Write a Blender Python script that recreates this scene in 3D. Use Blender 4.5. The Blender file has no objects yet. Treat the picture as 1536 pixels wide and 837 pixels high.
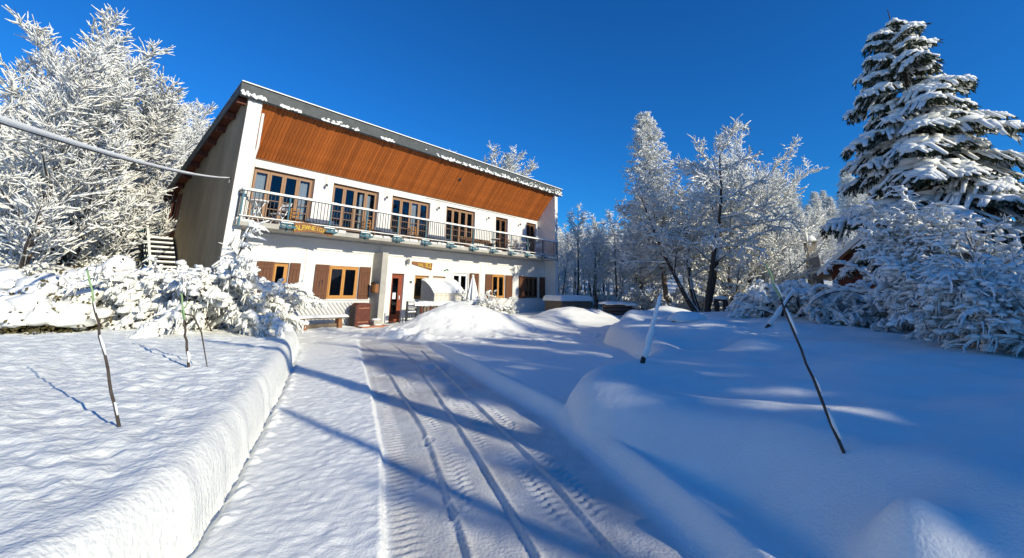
import bpy, math, random
import numpy as np
from mathutils import Matrix, Vector

sc = bpy.context.scene
COL = sc.collection
rad = math.radians

# ---------------------------------------------------------------- camera, sky, sun, exposure
F_PX, PY, PITCH, ROLL, AZ = 631.94, 281.53, 0.23860, -0.017678, 0.70224
SUN_AZ, SUN_EL = 129.5, 20.3
cp, sp, cr, sr = math.cos(PITCH), math.sin(PITCH), math.cos(ROLL), math.sin(ROLL)
RM = np.array([[1, 0, 0], [0, cp, -sp], [0, sp, cp]]) @ np.array([[cr, 0, sr], [0, 1, 0], [-sr, 0, cr]])
EYE = np.array([0, 0, 1.47])
cam_d = bpy.data.cameras.new('camera')
cam_d.sensor_width = 36
cam_d.lens = F_PX / 1536 * 36
cam_d.shift_y = -(418.5 - PY) / 1536
cam_d.clip_start = 0.05
cam_d.clip_end = 5000
cam = bpy.data.objects.new('camera', cam_d)
COL.objects.link(cam)
cam.matrix_world = Matrix(((RM[0, 0], RM[0, 2], -RM[0, 1], EYE[0]), (RM[1, 0], RM[1, 2], -RM[1, 1], EYE[1]),
                           (RM[2, 0], RM[2, 2], -RM[2, 1], EYE[2]), (0, 0, 0, 1)))
sc.camera = cam

w = bpy.data.worlds.new('World')
sc.world = w
w.use_nodes = True
nt = w.node_tree
bg = nt.nodes['Background']
sky = nt.nodes.new('ShaderNodeTexSky')
sky.sky_type = 'NISHITA'
sky.sun_disc = False
sky.sun_elevation = rad(SUN_EL)
sky.sun_rotation = rad(SUN_AZ)
sky.altitude = 0
sky.air_density = 1.2
sky.dust_density = 0.0
sky.ozone_density = 8.0
tint = nt.nodes.new('ShaderNodeMix')          # the deep, saturated winter blue of the photograph, the same all over the sky
tint.data_type = 'RGBA'
tint.blend_type = 'MULTIPLY'
tint.inputs[0].default_value = 1.0
nt.links.new(sky.outputs[0], tint.inputs[6])
tint.inputs[7].default_value = (0.155, 0.69, 1.07, 1)
nt.links.new(tint.outputs[2], bg.inputs[0])
bg.inputs[1].default_value = 0.145
sd = bpy.data.lights.new('sun', 'SUN')
sd.energy = 5.0
sd.angle = rad(0.53)
sd.color = (1.0, 0.92, 0.74)
so = bpy.data.objects.new('sun', sd)
COL.objects.link(so)
sdir = np.array([math.sin(rad(SUN_AZ)) * math.cos(rad(SUN_EL)), math.cos(rad(SUN_AZ)) * math.cos(rad(SUN_EL)), math.sin(rad(SUN_EL))])
so.rotation_euler = Vector(sdir).to_track_quat('Z', 'Y').to_euler()
sc.view_settings.view_transform = 'Standard'
sc.view_settings.look = 'None'
sc.view_settings.exposure = 0.0
sc.view_settings.gamma = 1.0
sc.cycles.max_bounces = 6
sc.cycles.diffuse_bounces = 3
sc.cycles.glossy_bounces = 2
sc.cycles.transmission_bounces = 3
sc.cycles.transparent_max_bounces = 8
sc.cycles.caustics_reflective = False
sc.cycles.caustics_refractive = False

# ---------------------------------------------------------------- measuring helpers (photo pixels of the survey -> metres)
U = np.array([math.sin(AZ), math.cos(AZ), 0.0])      # along the facade
N = np.array([math.cos(AZ), -math.sin(AZ), 0.0])     # out of the facade
HO = -N * 15.6                                       # house origin
HROT = math.atan2(U[1], U[0])

def ray(x, y):
    return RM @ np.array([(x - 768) / F_PX, 1, -(y - PY) / F_PX])

def H(u, wd, z=0.0):
    return HO + U * u + N * wd + np.array([0, 0, z])

# ---------------------------------------------------------------- tagging
def tag(o, label, cat, group=None):
    o['label'] = label
    o['category'] = cat
    if group:
        o['group'] = group
    return o

def thing(name, label, cat, loc=(0, 0, 0), rz=0.0, group=None):
    o = bpy.data.objects.new(name, None)
    o.empty_display_size = 0.2
    COL.objects.link(o)
    o.location = tuple(float(v) for v in loc)
    o.rotation_euler = (0, 0, rz)
    return tag(o, label, cat, group)

def hthing(name, label, cat, u, wd, z=0.0, group=None, rz=0.0):
    return thing(name, label, cat, H(u, wd, z), HROT + rz, group)

def copy_tree(root, loc, rz=0.0, scale=None, label=None, group=None):
    def rec(o, par):
        c = o.copy()
        COL.objects.link(c)
        if par is not None:
            c.parent = par
        for ch in o.children:
            rec(ch, c)
        return c
    r = rec(root, None)
    r.location = tuple(float(v) for v in loc)
    r.rotation_euler = (0, 0, rz)
    if scale is not None:
        r.scale = (scale,) * 3 if not hasattr(scale, '__len__') else scale
    if label:
        r['label'] = label
    if group:
        r['group'] = group
    return r

# ---------------------------------------------------------------- materials
def mat(name, col, rough=0.7, var=0.0, scale=5.0, bump=0.0, bscale=40.0, metal=0.0, stretch=None, rnd=0.0, spec=0.3, var2=None, dist=0.02):
    m = bpy.data.materials.new(name)
    m.use_nodes = True
    t = m.node_tree
    b = t.nodes['Principled BSDF']
    b.inputs['Roughness'].default_value = rough
    b.inputs['Metallic'].default_value = metal
    b.inputs['Specular IOR Level'].default_value = spec
    tc = t.nodes.new('ShaderNodeTexCoord')
    src = tc.outputs['Object']
    if stretch:
        mp = t.nodes.new('ShaderNodeMapping')
        mp.inputs['Scale'].default_value = stretch
        t.links.new(src, mp.inputs[0])
        src = mp.outputs[0]
    c = None
    if var > 0:
        nz = t.nodes.new('ShaderNodeTexNoise')
        nz.inputs['Scale'].default_value = scale
        nz.inputs['Detail'].default_value = 6
        nz.inputs['Roughness'].default_value = 0.65
        t.links.new(src, nz.inputs['Vector'])
        rp = t.nodes.new('ShaderNodeValToRGB')
        rp.color_ramp.elements[0].position = 0.3
        rp.color_ramp.elements[1].position = 0.7
        lo = var2 if var2 else tuple(v * (1 - var) for v in col)
        rp.color_ramp.elements[0].color = (*lo, 1)
        rp.color_ramp.elements[1].color = (*[min(1, v * (1 + var * 0.5)) for v in col], 1)
        t.links.new(nz.outputs['Fac'], rp.inputs[0])
        c = rp.outputs[0]
    if rnd > 0:
        oi = t.nodes.new('ShaderNodeObjectInfo')
        hs = t.nodes.new('ShaderNodeHueSaturation')
        mr = t.nodes.new('ShaderNodeMapRange')
        mr.inputs['To Min'].default_value = 1 - rnd
        mr.inputs['To Max'].default_value = 1 + rnd
        t.links.new(oi.outputs['Random'], mr.inputs['Value'])
        t.links.new(mr.outputs[0], hs.inputs['Value'])
        if c:
            t.links.new(c, hs.inputs['Color'])
        else:
            hs.inputs['Color'].default_value = (*col, 1)
        c = hs.outputs[0]
    if c:
        t.links.new(c, b.inputs['Base Color'])
    else:
        b.inputs['Base Color'].default_value = (*col, 1)
    if bump > 0:
        n2 = t.nodes.new('ShaderNodeTexNoise')
        n2.inputs['Scale'].default_value = bscale
        n2.inputs['Detail'].default_value = 5
        t.links.new(src, n2.inputs['Vector'])
        bp = t.nodes.new('ShaderNodeBump')
        bp.inputs['Strength'].default_value = bump
        bp.inputs['Distance'].default_value = dist
        t.links.new(n2.outputs['Fac'], bp.inputs['Height'])
        t.links.new(bp.outputs[0], b.inputs['Normal'])
    return m

M = {}
M['snow'] = mat('snow', (0.90, 0.90, 0.83), 0.75, bump=0.35, bscale=60, spec=0.15, var=0.04, scale=3)
M['bank'] = mat('bank_snow', (0.86, 0.87, 0.80), 0.75, bump=0.5, bscale=28, spec=0.15, var=0.04, scale=1.5, dist=0.03)
M['tsnow'] = mat('tree_snow', (0.86, 0.86, 0.80), 0.8, spec=0.1)
M['road'] = mat('packed_snow', (0.70, 0.70, 0.66), 0.6, bump=0.4, bscale=45, spec=0.25, var=0.08, scale=1.1, var2=(0.52, 0.50, 0.46))
M['bark'] = mat('bark', (0.075, 0.06, 0.05), 0.9, var=0.4, scale=12, bump=0.6, bscale=30)
M['bark_tan'] = mat('bark_tan', (0.21, 0.15, 0.10), 0.9, var=0.45, scale=9, bump=0.6, bscale=30)
M['twig'] = mat('twig', (0.085, 0.07, 0.062), 0.9)
M['needle'] = mat('needles', (0.045, 0.06, 0.032), 0.8, var=0.4, scale=6)
M['leaf'] = mat('dry_leaf', (0.10, 0.085, 0.035), 0.8, var=0.5, scale=8)
M['white'] = mat('white_render', (0.78, 0.765, 0.71), 0.85, var=0.10, scale=0.9, bump=0.25, bscale=90, spec=0.15)
M['base'] = mat('base_render', (0.66, 0.66, 0.63), 0.85, var=0.08, scale=2, bump=0.25, bscale=90, spec=0.15)
M['grey'] = mat('grey_roughcast', (0.45, 0.36, 0.24), 0.95, var=0.25, scale=1.2, bump=0.6, bscale=60, spec=0.1, stretch=(1, 1, 0.35))
M['plank'] = mat('stained_plank', (0.42, 0.115, 0.02), 0.6, var=0.35, scale=3.5, bump=0.15, bscale=30, stretch=(6, 1, 0.5), rnd=0.2)
M['redwood'] = mat('red_brown_wood', (0.15, 0.045, 0.025), 0.7, var=0.3, scale=5, stretch=(4, 4, 1))
M['shutter'] = mat('shutter_wood', (0.15, 0.062, 0.03), 0.65, var=0.3, scale=6, bump=0.2, bscale=30, stretch=(5, 5, 0.6))
M['honey'] = mat('honey_wood', (0.52, 0.25, 0.065), 0.5, var=0.2, scale=6, stretch=(5, 5, 1))
M['brown'] = mat('brown_frame', (0.17, 0.085, 0.04), 0.55, var=0.3, scale=6, stretch=(5, 5, 1))
M['tanframe'] = mat('tan_frame', (0.34, 0.20, 0.11), 0.55, var=0.2, scale=6, stretch=(5, 5, 1))
M['door'] = mat('red_door', (0.28, 0.07, 0.03), 0.5, var=0.25, scale=5, stretch=(5, 5, 1))
M['roofmetal'] = mat('roof_metal', (0.085, 0.095, 0.092), 0.6, var=0.35, scale=4, bump=0.2, bscale=20)
M['dark'] = mat('dark_metal', (0.035, 0.04, 0.045), 0.5)
M['teal'] = mat('teal_paint', (0.05, 0.16, 0.20), 0.5, var=0.2, scale=20)
M['concrete'] = mat('concrete', (0.46, 0.44, 0.38), 0.9, var=0.2, scale=2, bump=0.3, bscale=60)
M['curtain'] = mat('curtain', (0.75, 0.77, 0.76), 0.9)
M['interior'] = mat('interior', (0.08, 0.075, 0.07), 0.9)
M['wood_grey'] = mat('weathered_wood', (0.20, 0.155, 0.11), 0.85, var=0.4, scale=8, stretch=(1, 5, 5))
M['yellow'] = mat('yellow_paint', (0.62, 0.45, 0.05), 0.6)
M['signwood'] = mat('sign_wood', (0.27, 0.12, 0.05), 0.7, var=0.3, scale=8, stretch=(1, 5, 5))
M['rust'] = mat('rust_brown', (0.13, 0.04, 0.025), 0.7, var=0.4, scale=9)
M['brick'] = mat('terracotta', (0.42, 0.19, 0.11), 0.85, var=0.2, scale=9)
M['cream'] = mat('cream_cover', (0.72, 0.66, 0.54), 0.7, var=0.1, scale=4)
M['greyfab'] = mat('grey_cover', (0.24, 0.25, 0.26), 0.8, var=0.1, scale=4)
M['plastic'] = mat('white_plastic', (0.78, 0.79, 0.79), 0.5)
M['paper'] = mat('paper', (0.75, 0.80, 0.82), 0.7)
M['navy'] = mat('navy_print', (0.03, 0.06, 0.12), 0.5)
M['green'] = mat('green_print', (0.03, 0.16, 0.12), 0.5)
M['lime'] = mat('green_stake', (0.26, 0.40, 0.18), 0.6)
M['bluefab'] = mat('blue_grey_cushion', (0.10, 0.12, 0.17), 0.8)
M['stone'] = mat('chimney_stone', (0.36, 0.31, 0.24), 0.9, var=0.35, scale=6, bump=0.4, bscale=30)
M['dkwood'] = mat('dark_red_wood', (0.11, 0.035, 0.025), 0.8, var=0.3, scale=4, stretch=(6, 1, 1))
M['orange'] = mat('orange_wood', (0.45, 0.20, 0.05), 0.7)
M['hill'] = mat('hill_forest', (0.55, 0.57, 0.60), 0.95, var=0.6, scale=0.35, var2=(0.10, 0.10, 0.11))

def blend_to_snow(m):
    """packed snow gives way to loose snow towards the edge of the drive"""
    t = m.node_tree
    b = t.nodes['Principled BSDF']
    src = b.inputs['Base Color'].links[0].from_socket
    at_ = t.nodes.new('ShaderNodeAttribute')
    at_.attribute_name = 'packed'
    mx = t.nodes.new('ShaderNodeMix')
    mx.data_type = 'RGBA'
    t.links.new(at_.outputs['Fac'], mx.inputs[0])
    mx.inputs[6].default_value = (0.90, 0.90, 0.83, 1)
    t.links.new(src, mx.inputs[7])
    t.links.new(mx.outputs[2], b.inputs['Base Color'])
blend_to_snow(M['road'])

def glass_mat():
    m = bpy.data.materials.new('window_glass')
    m.use_nodes = True
    t = m.node_tree
    t.nodes.clear()
    out = t.nodes.new('ShaderNodeOutputMaterial')
    mx = t.nodes.new('ShaderNodeMixShader')
    tr = t.nodes.new('ShaderNodeBsdfTransparent')
    tr.inputs[0].default_value = (0.72, 0.76, 0.80, 1)
    gl = t.nodes.new('ShaderNodeBsdfGlossy')
    gl.inputs['Roughness'].default_value = 0.03
    fr = t.nodes.new('ShaderNodeFresnel')
    fr.inputs[0].default_value = 1.5
    t.links.new(fr.outputs[0], mx.inputs[0])
    t.links.new(tr.outputs[0], mx.inputs[1])
    t.links.new(gl.outputs[0], mx.inputs[2])
    t.links.new(mx.outputs[0], out.inputs[0])
    return m
M['glass'] = glass_mat()

# ---------------------------------------------------------------- mesh helpers
def mesh_np(name, V, faces4=None, faces3=None, smooth=False):
    me = bpy.data.meshes.new(name)
    V = np.asarray(V, np.float32)
    n4 = 0 if faces4 is None else len(faces4)
    n3 = 0 if faces3 is None else len(faces3)
    me.vertices.add(len(V))
    me.vertices.foreach_set('co', V.ravel())
    loops = []
    if n4:
        loops.append(np.asarray(faces4, np.int32).ravel())
    if n3:
        loops.append(np.asarray(faces3, np.int32).ravel())
    lv = np.concatenate(loops)
    me.loops.add(len(lv))
    me.loops.foreach_set('vertex_index', lv)
    st = np.concatenate([np.arange(n4) * 4, n4 * 4 + np.arange(n3) * 3]).astype(np.int32)
    me.polygons.add(n4 + n3)
    me.polygons.foreach_set('loop_start', st)
    if smooth:
        me.polygons.foreach_set('use_smooth', np.ones(n4 + n3, bool))
    me.update(calc_edges=True)
    return me

def link(name, me, m, parent=None, kind=None):
    o = bpy.data.objects.new(name, me)
    if m is not None and not me.materials:
        me.materials.append(m)
    COL.objects.link(o)
    if parent is not None:
        o.parent = parent
    if kind:
        o['kind'] = kind
    return o

class MB:
    """collects boxes, tubes and prisms into one mesh object (local axes: x along, y back, z up)"""
    def __init__(s):
        s.v = []
        s.f = []

    def add(s, vs, fs):
        b = len(s.v)
        s.v += [tuple(float(c) for c in p) for p in vs]
        s.f += [tuple(b + i for i in f) for f in fs]
        return s

    def box(s, x0, x1, y0, y1, z0, z1):
        return s.add([(x0, y0, z0), (x1, y0, z0), (x1, y1, z0), (x0, y1, z0), (x0, y0, z1), (x1, y0, z1), (x1, y1, z1), (x0, y1, z1)],
                     [(0, 3, 2, 1), (4, 5, 6, 7), (0, 1, 5, 4), (1, 2, 6, 5), (2, 3, 7, 6), (3, 0, 4, 7)])

    def bar(s, a, b, t, t2=None):
        a, b = Vector(a), Vector(b)
        d = (b - a).normalized()
        up = Vector((0, 0, 1)) if abs(d.z) < 0.95 else Vector((1, 0, 0))
        sx = d.cross(up).normalized() * t
        sy = sx.cross(d).normalized() * (t2 or t)
        vs = []
        for p in (a, b):
            vs += [p - sx - sy, p + sx - sy, p + sx + sy, p - sx + sy]
        return s.add(vs, [(0, 1, 2, 3), (7, 6, 5, 4), (0, 4, 5, 1), (1, 5, 6, 2), (2, 6, 7, 3), (3, 7, 4, 0)])

    def tube(s, pts, rs, k=8):
        pts = [Vector(p) for p in pts]
        if not hasattr(rs, '__len__'):
            rs = [rs] * len(pts)
        vs = []
        ref = None
        for i, p in enumerate(pts):
            d = (pts[min(i + 1, len(pts) - 1)] - pts[max(i - 1, 0)]).normalized()
            if ref is None:
                ref = Vector((0, 0, 1)) if abs(d.z) < 0.9 else Vector((1, 0, 0))
            sx = d.cross(ref).normalized()
            sy = sx.cross(d).normalized()
            ref = sy
            for j in range(k):
                a = 2 * math.pi * j / k
                vs.append(p + sx * (math.cos(a) * rs[i]) + sy * (math.sin(a) * rs[i]))
        fs = []
        for i in range(len(pts) - 1):
            for j in range(k):
                fs.append((i * k + j, i * k + (j + 1) % k, (i + 1) * k + (j + 1) % k, (i + 1) * k + j))
        fs.append(tuple(range(k - 1, -1, -1)))
        fs.append(tuple((len(pts) - 1) * k + j for j in range(k)))
        return s.add(vs, fs)

    def prism(s, poly, y0, y1):
        """polygon in x,z pushed from y0 to y1"""
        n = len(poly)
        vs = [(x, y0, z) for x, z in poly] + [(x, y1, z) for x, z in poly]
        fs = [tuple(range(n)), tuple(range(2 * n - 1, n - 1, -1))]
        for i in range(n):
            j = (i + 1) % n
            fs.append((i, i + n, j + n, j))
        return s.add(vs, fs)

    def prism_x(s, poly, x0, x1):
        """polygon in y,z pushed from x0 to x1"""
        n = len(poly)
        vs = [(x0, y, z) for y, z in poly] + [(x1, y, z) for y, z in poly]
        fs = [tuple(range(n - 1, -1, -1)), tuple(range(n, 2 * n))]
        for i in range(n):
            j = (i + 1) % n
            fs.append((i, j, j + n, i + n))
        return s.add(vs, fs)

    def mesh(s, name):
        me = bpy.data.meshes.new(name)
        me.from_pydata(s.v, [], s.f)
        return me

    def build(s, name, m, parent=None, kind=None, bevel=0.0, smooth=False):
        me = s.mesh(name)
        o = link(name, me, m, parent, kind)
        if bevel:
            bv = o.modifiers.new('bevel', 'BEVEL')
            bv.width = bevel
            bv.segments = 2
            bv.limit_method = 'ANGLE'
        if smooth:
            for p in me.polygons:
                p.use_smooth = True
        return o

def child(name, me, m, parent, loc=(0, 0, 0)):
    o = link(name, me, m, parent)
    o.location = loc
    return o

# value noise
_rs = np.random.RandomState(7)
_PERM = _rs.rand(256, 256)
def vnoise(x, y):
    xi = np.floor(x).astype(int)
    yi = np.floor(y).astype(int)
    fx = x - xi
    fy = y - yi
    fx = fx * fx * (3 - 2 * fx)
    fy = fy * fy * (3 - 2 * fy)
    g = lambda a, b: _PERM[a & 255, b & 255]
    return (g(xi, yi) * (1 - fx) + g(xi + 1, yi) * fx) * (1 - fy) + (g(xi, yi + 1) * (1 - fx) + g(xi + 1, yi + 1) * fx) * fy - 0.5

def sstep(a, b, x):
    t = np.clip((x - a) / (b - a), 0, 1)
    return t * t * (3 - 2 * t)

def pl_dist(X, Y, pl):
    """signed distance to a polyline (positive on its left), and arc length of the nearest point"""
    best = np.full(X.shape, 1e9)
    sg = np.zeros(X.shape)
    arc = np.zeros(X.shape)
    acc = 0.0
    for (ax, ay), (bx, by) in zip(pl[:-1], pl[1:]):
        dx, dy = bx - ax, by - ay
        L = math.hypot(dx, dy)
        t = np.clip(((X - ax) * dx + (Y - ay) * dy) / (L * L), 0, 1)
        px, py = X - ax - t * dx, Y - ay - t * dy
        d = np.hypot(px, py)
        c = dx * (Y - ay) - dy * (X - ax)
        m = d < best - 1e-9
        best = np.where(m, d, best)
        sg = np.where(m, np.sign(c), sg)
        arc = np.where(m, acc + t * L, arc)
        acc += L
    return best * sg, arc

# ---------------------------------------------------------------- the ground: one height function, cut into named sheets
FOOT_L = [(-1.1, -30), (-1.15, -4), (-1.45, 1.2), (-1.74, 2.76), (-2.23, 3.98), (-3.22, 6.47), (-4.23, 8.87), (-5.3, 11.2), (-5.9, 12.2), (-7.2, 13.2), (-9.5, 13.6), (-16, 13.4), (-40, 9)]
ROAD_L = [(-0.2, -30), (-0.3, -2), (-0.5, 1.5), (-0.67, 2.79), (-1.13, 4.32), (-1.82, 6.2), (-3.61, 10.85), (-4.6, 13.5)]
ROAD_R = [(1.3, -30), (1.4, -2), (1.3, 1.6), (1.15, 2.84), (0.93, 3.85), (0.53, 5.44), (-0.24, 7.13), (-1.87, 11.07), (-2.6, 12.9)]
FOOT_R = [(1.75, -30), (1.75, -3), (1.55, 1.4), (1.38, 2.4), (1.18, 3.2), (0.92, 4.1), (0.70, 4.9), (0.66, 5.5), (0.9, 6.15), (1.35, 6.7), (1.9, 7.3), (2.4, 8.2), (2.75, 9.2), (2.75, 11.2), (2.9, 13.6), (4.2, 16.4), (7, 19), (14, 21), (60, 26)]
RUTS = [
    [(-0.05, 0.5), (-0.19, 2.8), (-0.85, 4.89), (-1.38, 6.23), (-3.06, 10.37), (-4.3, 12.6)],
    [(0.45, 0.5), (0.20, 2.81), (-0.11, 3.81), (-0.53, 5.13), (-2.02, 9.52), (-3.2, 12.2)],
    [(0.95, 0.5), (0.65, 2.82), (0.37, 3.83), (-0.01, 4.94), (-2.11, 10.9)],
]
TREADS = [(0, -0.13), (1, -0.12), (2, 0.16), (2, -0.12)]
MOUNDS = [  # x, y, along, across, height, angle: cleared snow heaped in front of the terrace and the wood store
    (-1.15, 16.6, 2.6, 1.15, 0.80, 0.62), (-2.3, 16.1, 1.4, 0.9, 0.35, 0.6), (2.7, 20.3, 1.8, 1.1, 0.68, 0.45), (4.5, 21.8, 1.5, 1.0, 0.35, 0.5),
    (-9.6, 15.6, 3.0, 1.2, 0.30, 0.0)]
rng0 = np.random.RandomState(11)
FEET = []
for k in range(14):
    t = rng0.rand()
    FEET.append((0.55 - 2.6 * t + rng0.uniform(-0.75, 0.75), 2.6 + 6.5 * t, rng0.uniform(-0.9, 0.3)))

def height(X, Y):
    Z = 0.05 * vnoise(X * 0.13, Y * 0.13) * sstep(6, 30, np.hypot(X, Y)) * 2
    dl, al = pl_dist(X, Y, FOOT_L)           # positive: on the left bank
    drl, _ = pl_dist(X, Y, ROAD_L)           # positive: left of the driveway
    drr, arr = pl_dist(X, Y, ROAD_R)         # negative: right of the driveway
    dr, ar = pl_dist(X, Y, FOOT_R)
    dr = -dr                                 # positive: on the right bank
    drr = -drr
    near = 1 - sstep(10.5, 13.5, Y)
    # trodden strip and courtyard a few cm above the driveway
    Z = Z + 0.055 * sstep(0.0, 0.035, drl + 0.015 * vnoise(X * 5, Y * 5)) * near * (dl < 0.3)
    Z = Z + (0.010 * vnoise(X * 11, Y * 10) + 0.012 * vnoise(X * 23, Y * 21) + 0.02 * vnoise(X * 2.2, Y * 1.7)) * (drl > 0)
    cy = sstep(0.0, 0.18, drr) * near
    Z = Z + (0.10 * cy + 0.06 * np.exp(-((drr - 0.16) / 0.13) ** 2) * near) + 0.02 * vnoise(X * 1.1, Y * 1.1) * cy
    # driveway: ruts, tread bands, prints
    on = (drl < 0) & (drr < 0)
    Z = Z + 0.006 * vnoise(X * 14, Y * 9) * on
    for i, pl in enumerate(RUTS):
        d, a = pl_dist(X, Y, pl)
        d = d + 0.012 * vnoise(a * 3.0, a * 0 + i * 9.1)
        fade = (0.9 + 0.45 * vnoise(a * 0.9, a * 0 + 3.3 * i)) * (1 - sstep(11, 13, Y))
        Z = Z + fade * (0.024 * np.exp(-(d / 0.019) ** 2) - 0.010 * np.exp(-((d - 0.042) / 0.02) ** 2))
        for (j, off) in TREADS:
            if j != i:
                continue
            e = d - off
            band = np.exp(-(e / 0.085) ** 6)
            lug = np.sin(a * 2 * math.pi / 0.085 + np.sign(e) * 1.3 + 5 * e + 2.5 * vnoise(a * 2.3, e * 20))
            Z = Z + band * (-0.004 + 0.006 * np.clip(lug * 2.5, -1, 1) * np.clip(0.45 + 2.2 * vnoise(a * 1.6, e * 5 + i * 3), 0, 1.3)) * (1 - sstep(8, 11, Y)) * on
    e = drl + 0.12
    band = np.exp(-(e / 0.085) ** 6) * (1 - sstep(8, 11, Y))
    Z = Z + band * 0.005 * np.clip(np.sin(np.hypot(X, Y) * 2 * math.pi / 0.075 + np.sign(e)) * 2.5, -1, 1)
    for fx, fy, fa in FEET:
        c, s_ = math.cos(fa), math.sin(fa)
        m = (np.abs(X - fx) < 0.4) & (np.abs(Y - fy) < 0.4)
        if not m.any():
            continue
        lx = (X[m] - fx) * c + (Y[m] - fy) * s_
        ly = -(X[m] - fx) * s_ + (Y[m] - fy) * c
        q = np.sqrt((lx / 0.055) ** 2 + (ly / 0.14) ** 2)
        Z[m] += -0.008 * (1 - sstep(0.8, 1.05, q)) * (0.75 + 0.35 * np.sin(ly * 190)) + 0.006 * np.exp(-((q - 1.15) / 0.16) ** 2)
    # churned snow where the driveway meets the house
    ch = sstep(11.2, 12.6, Y) * (1 - sstep(15.5, 17.5, Y)) * (dl < 0) * (dr < -0.5)
    lum = vnoise(X * 2.6 + 4, Y * 3.4) + 0.6 * vnoise(X * 6.5, Y * 7)
    Z = Z + ch * 0.09 * np.clip(lum, 0, 1)
    rim = np.exp(-((X + 3.1 + 0.55 * (Y - 13.3)) / 0.9) ** 2 - ((Y - 13.6) / 0.75) ** 2)
    Z = Z + rim * 0.28 * np.clip(0.55 + 1.5 * vnoise(X * 2.7, Y * 2.7) + 0.8 * vnoise(X * 7, Y * 7), 0, 1.4)
    # left bank: steep rounded edge, dimpled top
    d = dl + 0.05 * vnoise(al * 1.3, al * 0) + 0.025 * vnoise(al * 5, al * 0 + 7)
    t = np.clip(d / 0.24, 0, 1)
    prof = (1 - (1 - t) ** 2.4) ** (1 / 2.1)
    Zl = 0.47 * prof + 0.16 * sstep(0.3, 3.2, d) + 0.10 * vnoise(X * 0.45, Y * 0.45) * sstep(0.3, 2, d)
    rel = 0.7 * vnoise(X * 3.2 + 0.6 * Y, Y * 4.6) + 0.75 * vnoise(X * 7.5, Y * 9.5) + 0.5 * vnoise(X * 15, Y * 17)
    Zl = Zl + 0.045 * rel * sstep(0.05, 0.5, d) + 0.020 * vnoise(al * 7 + 3, d * 9) * (t > 0) * (t < 1)
    Z = np.where(d > 0, np.maximum(Z, Zl), Z) - 0.05 * np.exp(-((d + 0.02) / 0.03) ** 2) * (Y < 10.5)
    cr_ = np.exp(-((d + 0.10) / 0.07) ** 2) * np.clip(vnoise(X * 15, Y * 15) - 0.05, 0, 1) * (Y < 12)
    Z = Z + 0.09 * cr_
    # right bank: a deep soft drift with a bulging front, a step and low swells
    d = dr + 0.10 * vnoise(ar * 0.6, ar * 0 + 2) * sstep(0, 3, Y)
    bul = np.clip((Y - 3.2) / 2.0, 0, 1)
    wdt = 1.15 - 0.60 * bul
    t = np.clip(d / wdt, 0, 1)
    soft = t * t * (3 - 2 * t)
    hard = (1 - (1 - t) ** 2.3) ** (1 / 1.7)
    prof = soft * (1 - bul) + hard * bul
    top = 0.52 + 0.16 * sstep(0.8, 4, d) + 0.10 * sstep(9, 16, Y)
    sw = 0.22 * vnoise(X * 0.34 + 5, Y * 0.55) + 0.12 * vnoise(X * 0.9, Y * 1.4) + 0.05 * vnoise(X * 2.3, Y * 2.6)
    step = -0.20 * np.exp(-((Y - 8.9 - 0.10 * (X - 3)) / 0.75) ** 2) * sstep(0, 1, d) * (1 - sstep(4, 9, X))
    Zr = prof * (top + (sw + step) * sstep(0.1, 1.3, d)) + 0.004 * vnoise(X * 16, Y * 16)
    for mx, my, r, h in ((1.9, 2.3, 0.22, 0.30), (4.6, 8.3, 0.5, 0.20), (6.6, 10.6, 0.55, 0.26), (5.2, 11.2, 0.7, 0.22), (9.0, 12.6, 0.5, 0.2), (4.3, 16, 1.2, 0.25), (6.2, 17.2, 1.0, 0.3)):
        Zr = Zr + h * np.exp(-((X - mx) ** 2 + (Y - my) ** 2) / (r * r)) * (d > 0)
    Z = np.where(d > 0, np.maximum(Z, Zr), Z)
    # heaps near the house
    for mx, my, a, b, h, ang in MOUNDS:
        c, s_ = math.cos(ang), math.sin(ang)
        lx = (X - mx) * c + (Y - my) * s_
        ly = -(X - mx) * s_ + (Y - my) * c
        q = (lx / a) ** 2 + (ly / b) ** 2
        Z = Z + h * np.exp(-q * 1.1) * (1 + 0.35 * vnoise(lx * 0.9 + 3, ly * 1.6) + 0.06 * vnoise(lx * 4, ly * 5)) + 0.05 * np.exp(-q * 1.6) * np.clip(vnoise(lx * 2.5, ly * 6), 0, 1)
    # the land climbs behind the house on the left and behind the spruce on the right
    R = np.hypot(X, Y)
    Z = Z + 0.30 * sstep(15, 30, R) + 15.0 * sstep(40, 130, R) * (0.6 + vnoise(X * 0.02, Y * 0.02))
    return Z, dl, drl, drr, dr

def axis(segs, lo, hi):
    pts = [segs[0][0]]
    for a, b, st in segs:
        pts += list(np.linspace(a, b, max(2, int(round((b - a) / st)) + 1))[1:])
    s = segs[-1][2]
    while pts[-1] < hi:
        s *= 1.13
        pts.append(pts[-1] + s)
    s = segs[0][2]
    left = []
    x = pts[0]
    while x > lo:
        s *= 1.13
        x -= s
        left.append(x)
    return np.array(left[::-1] + pts)

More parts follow.
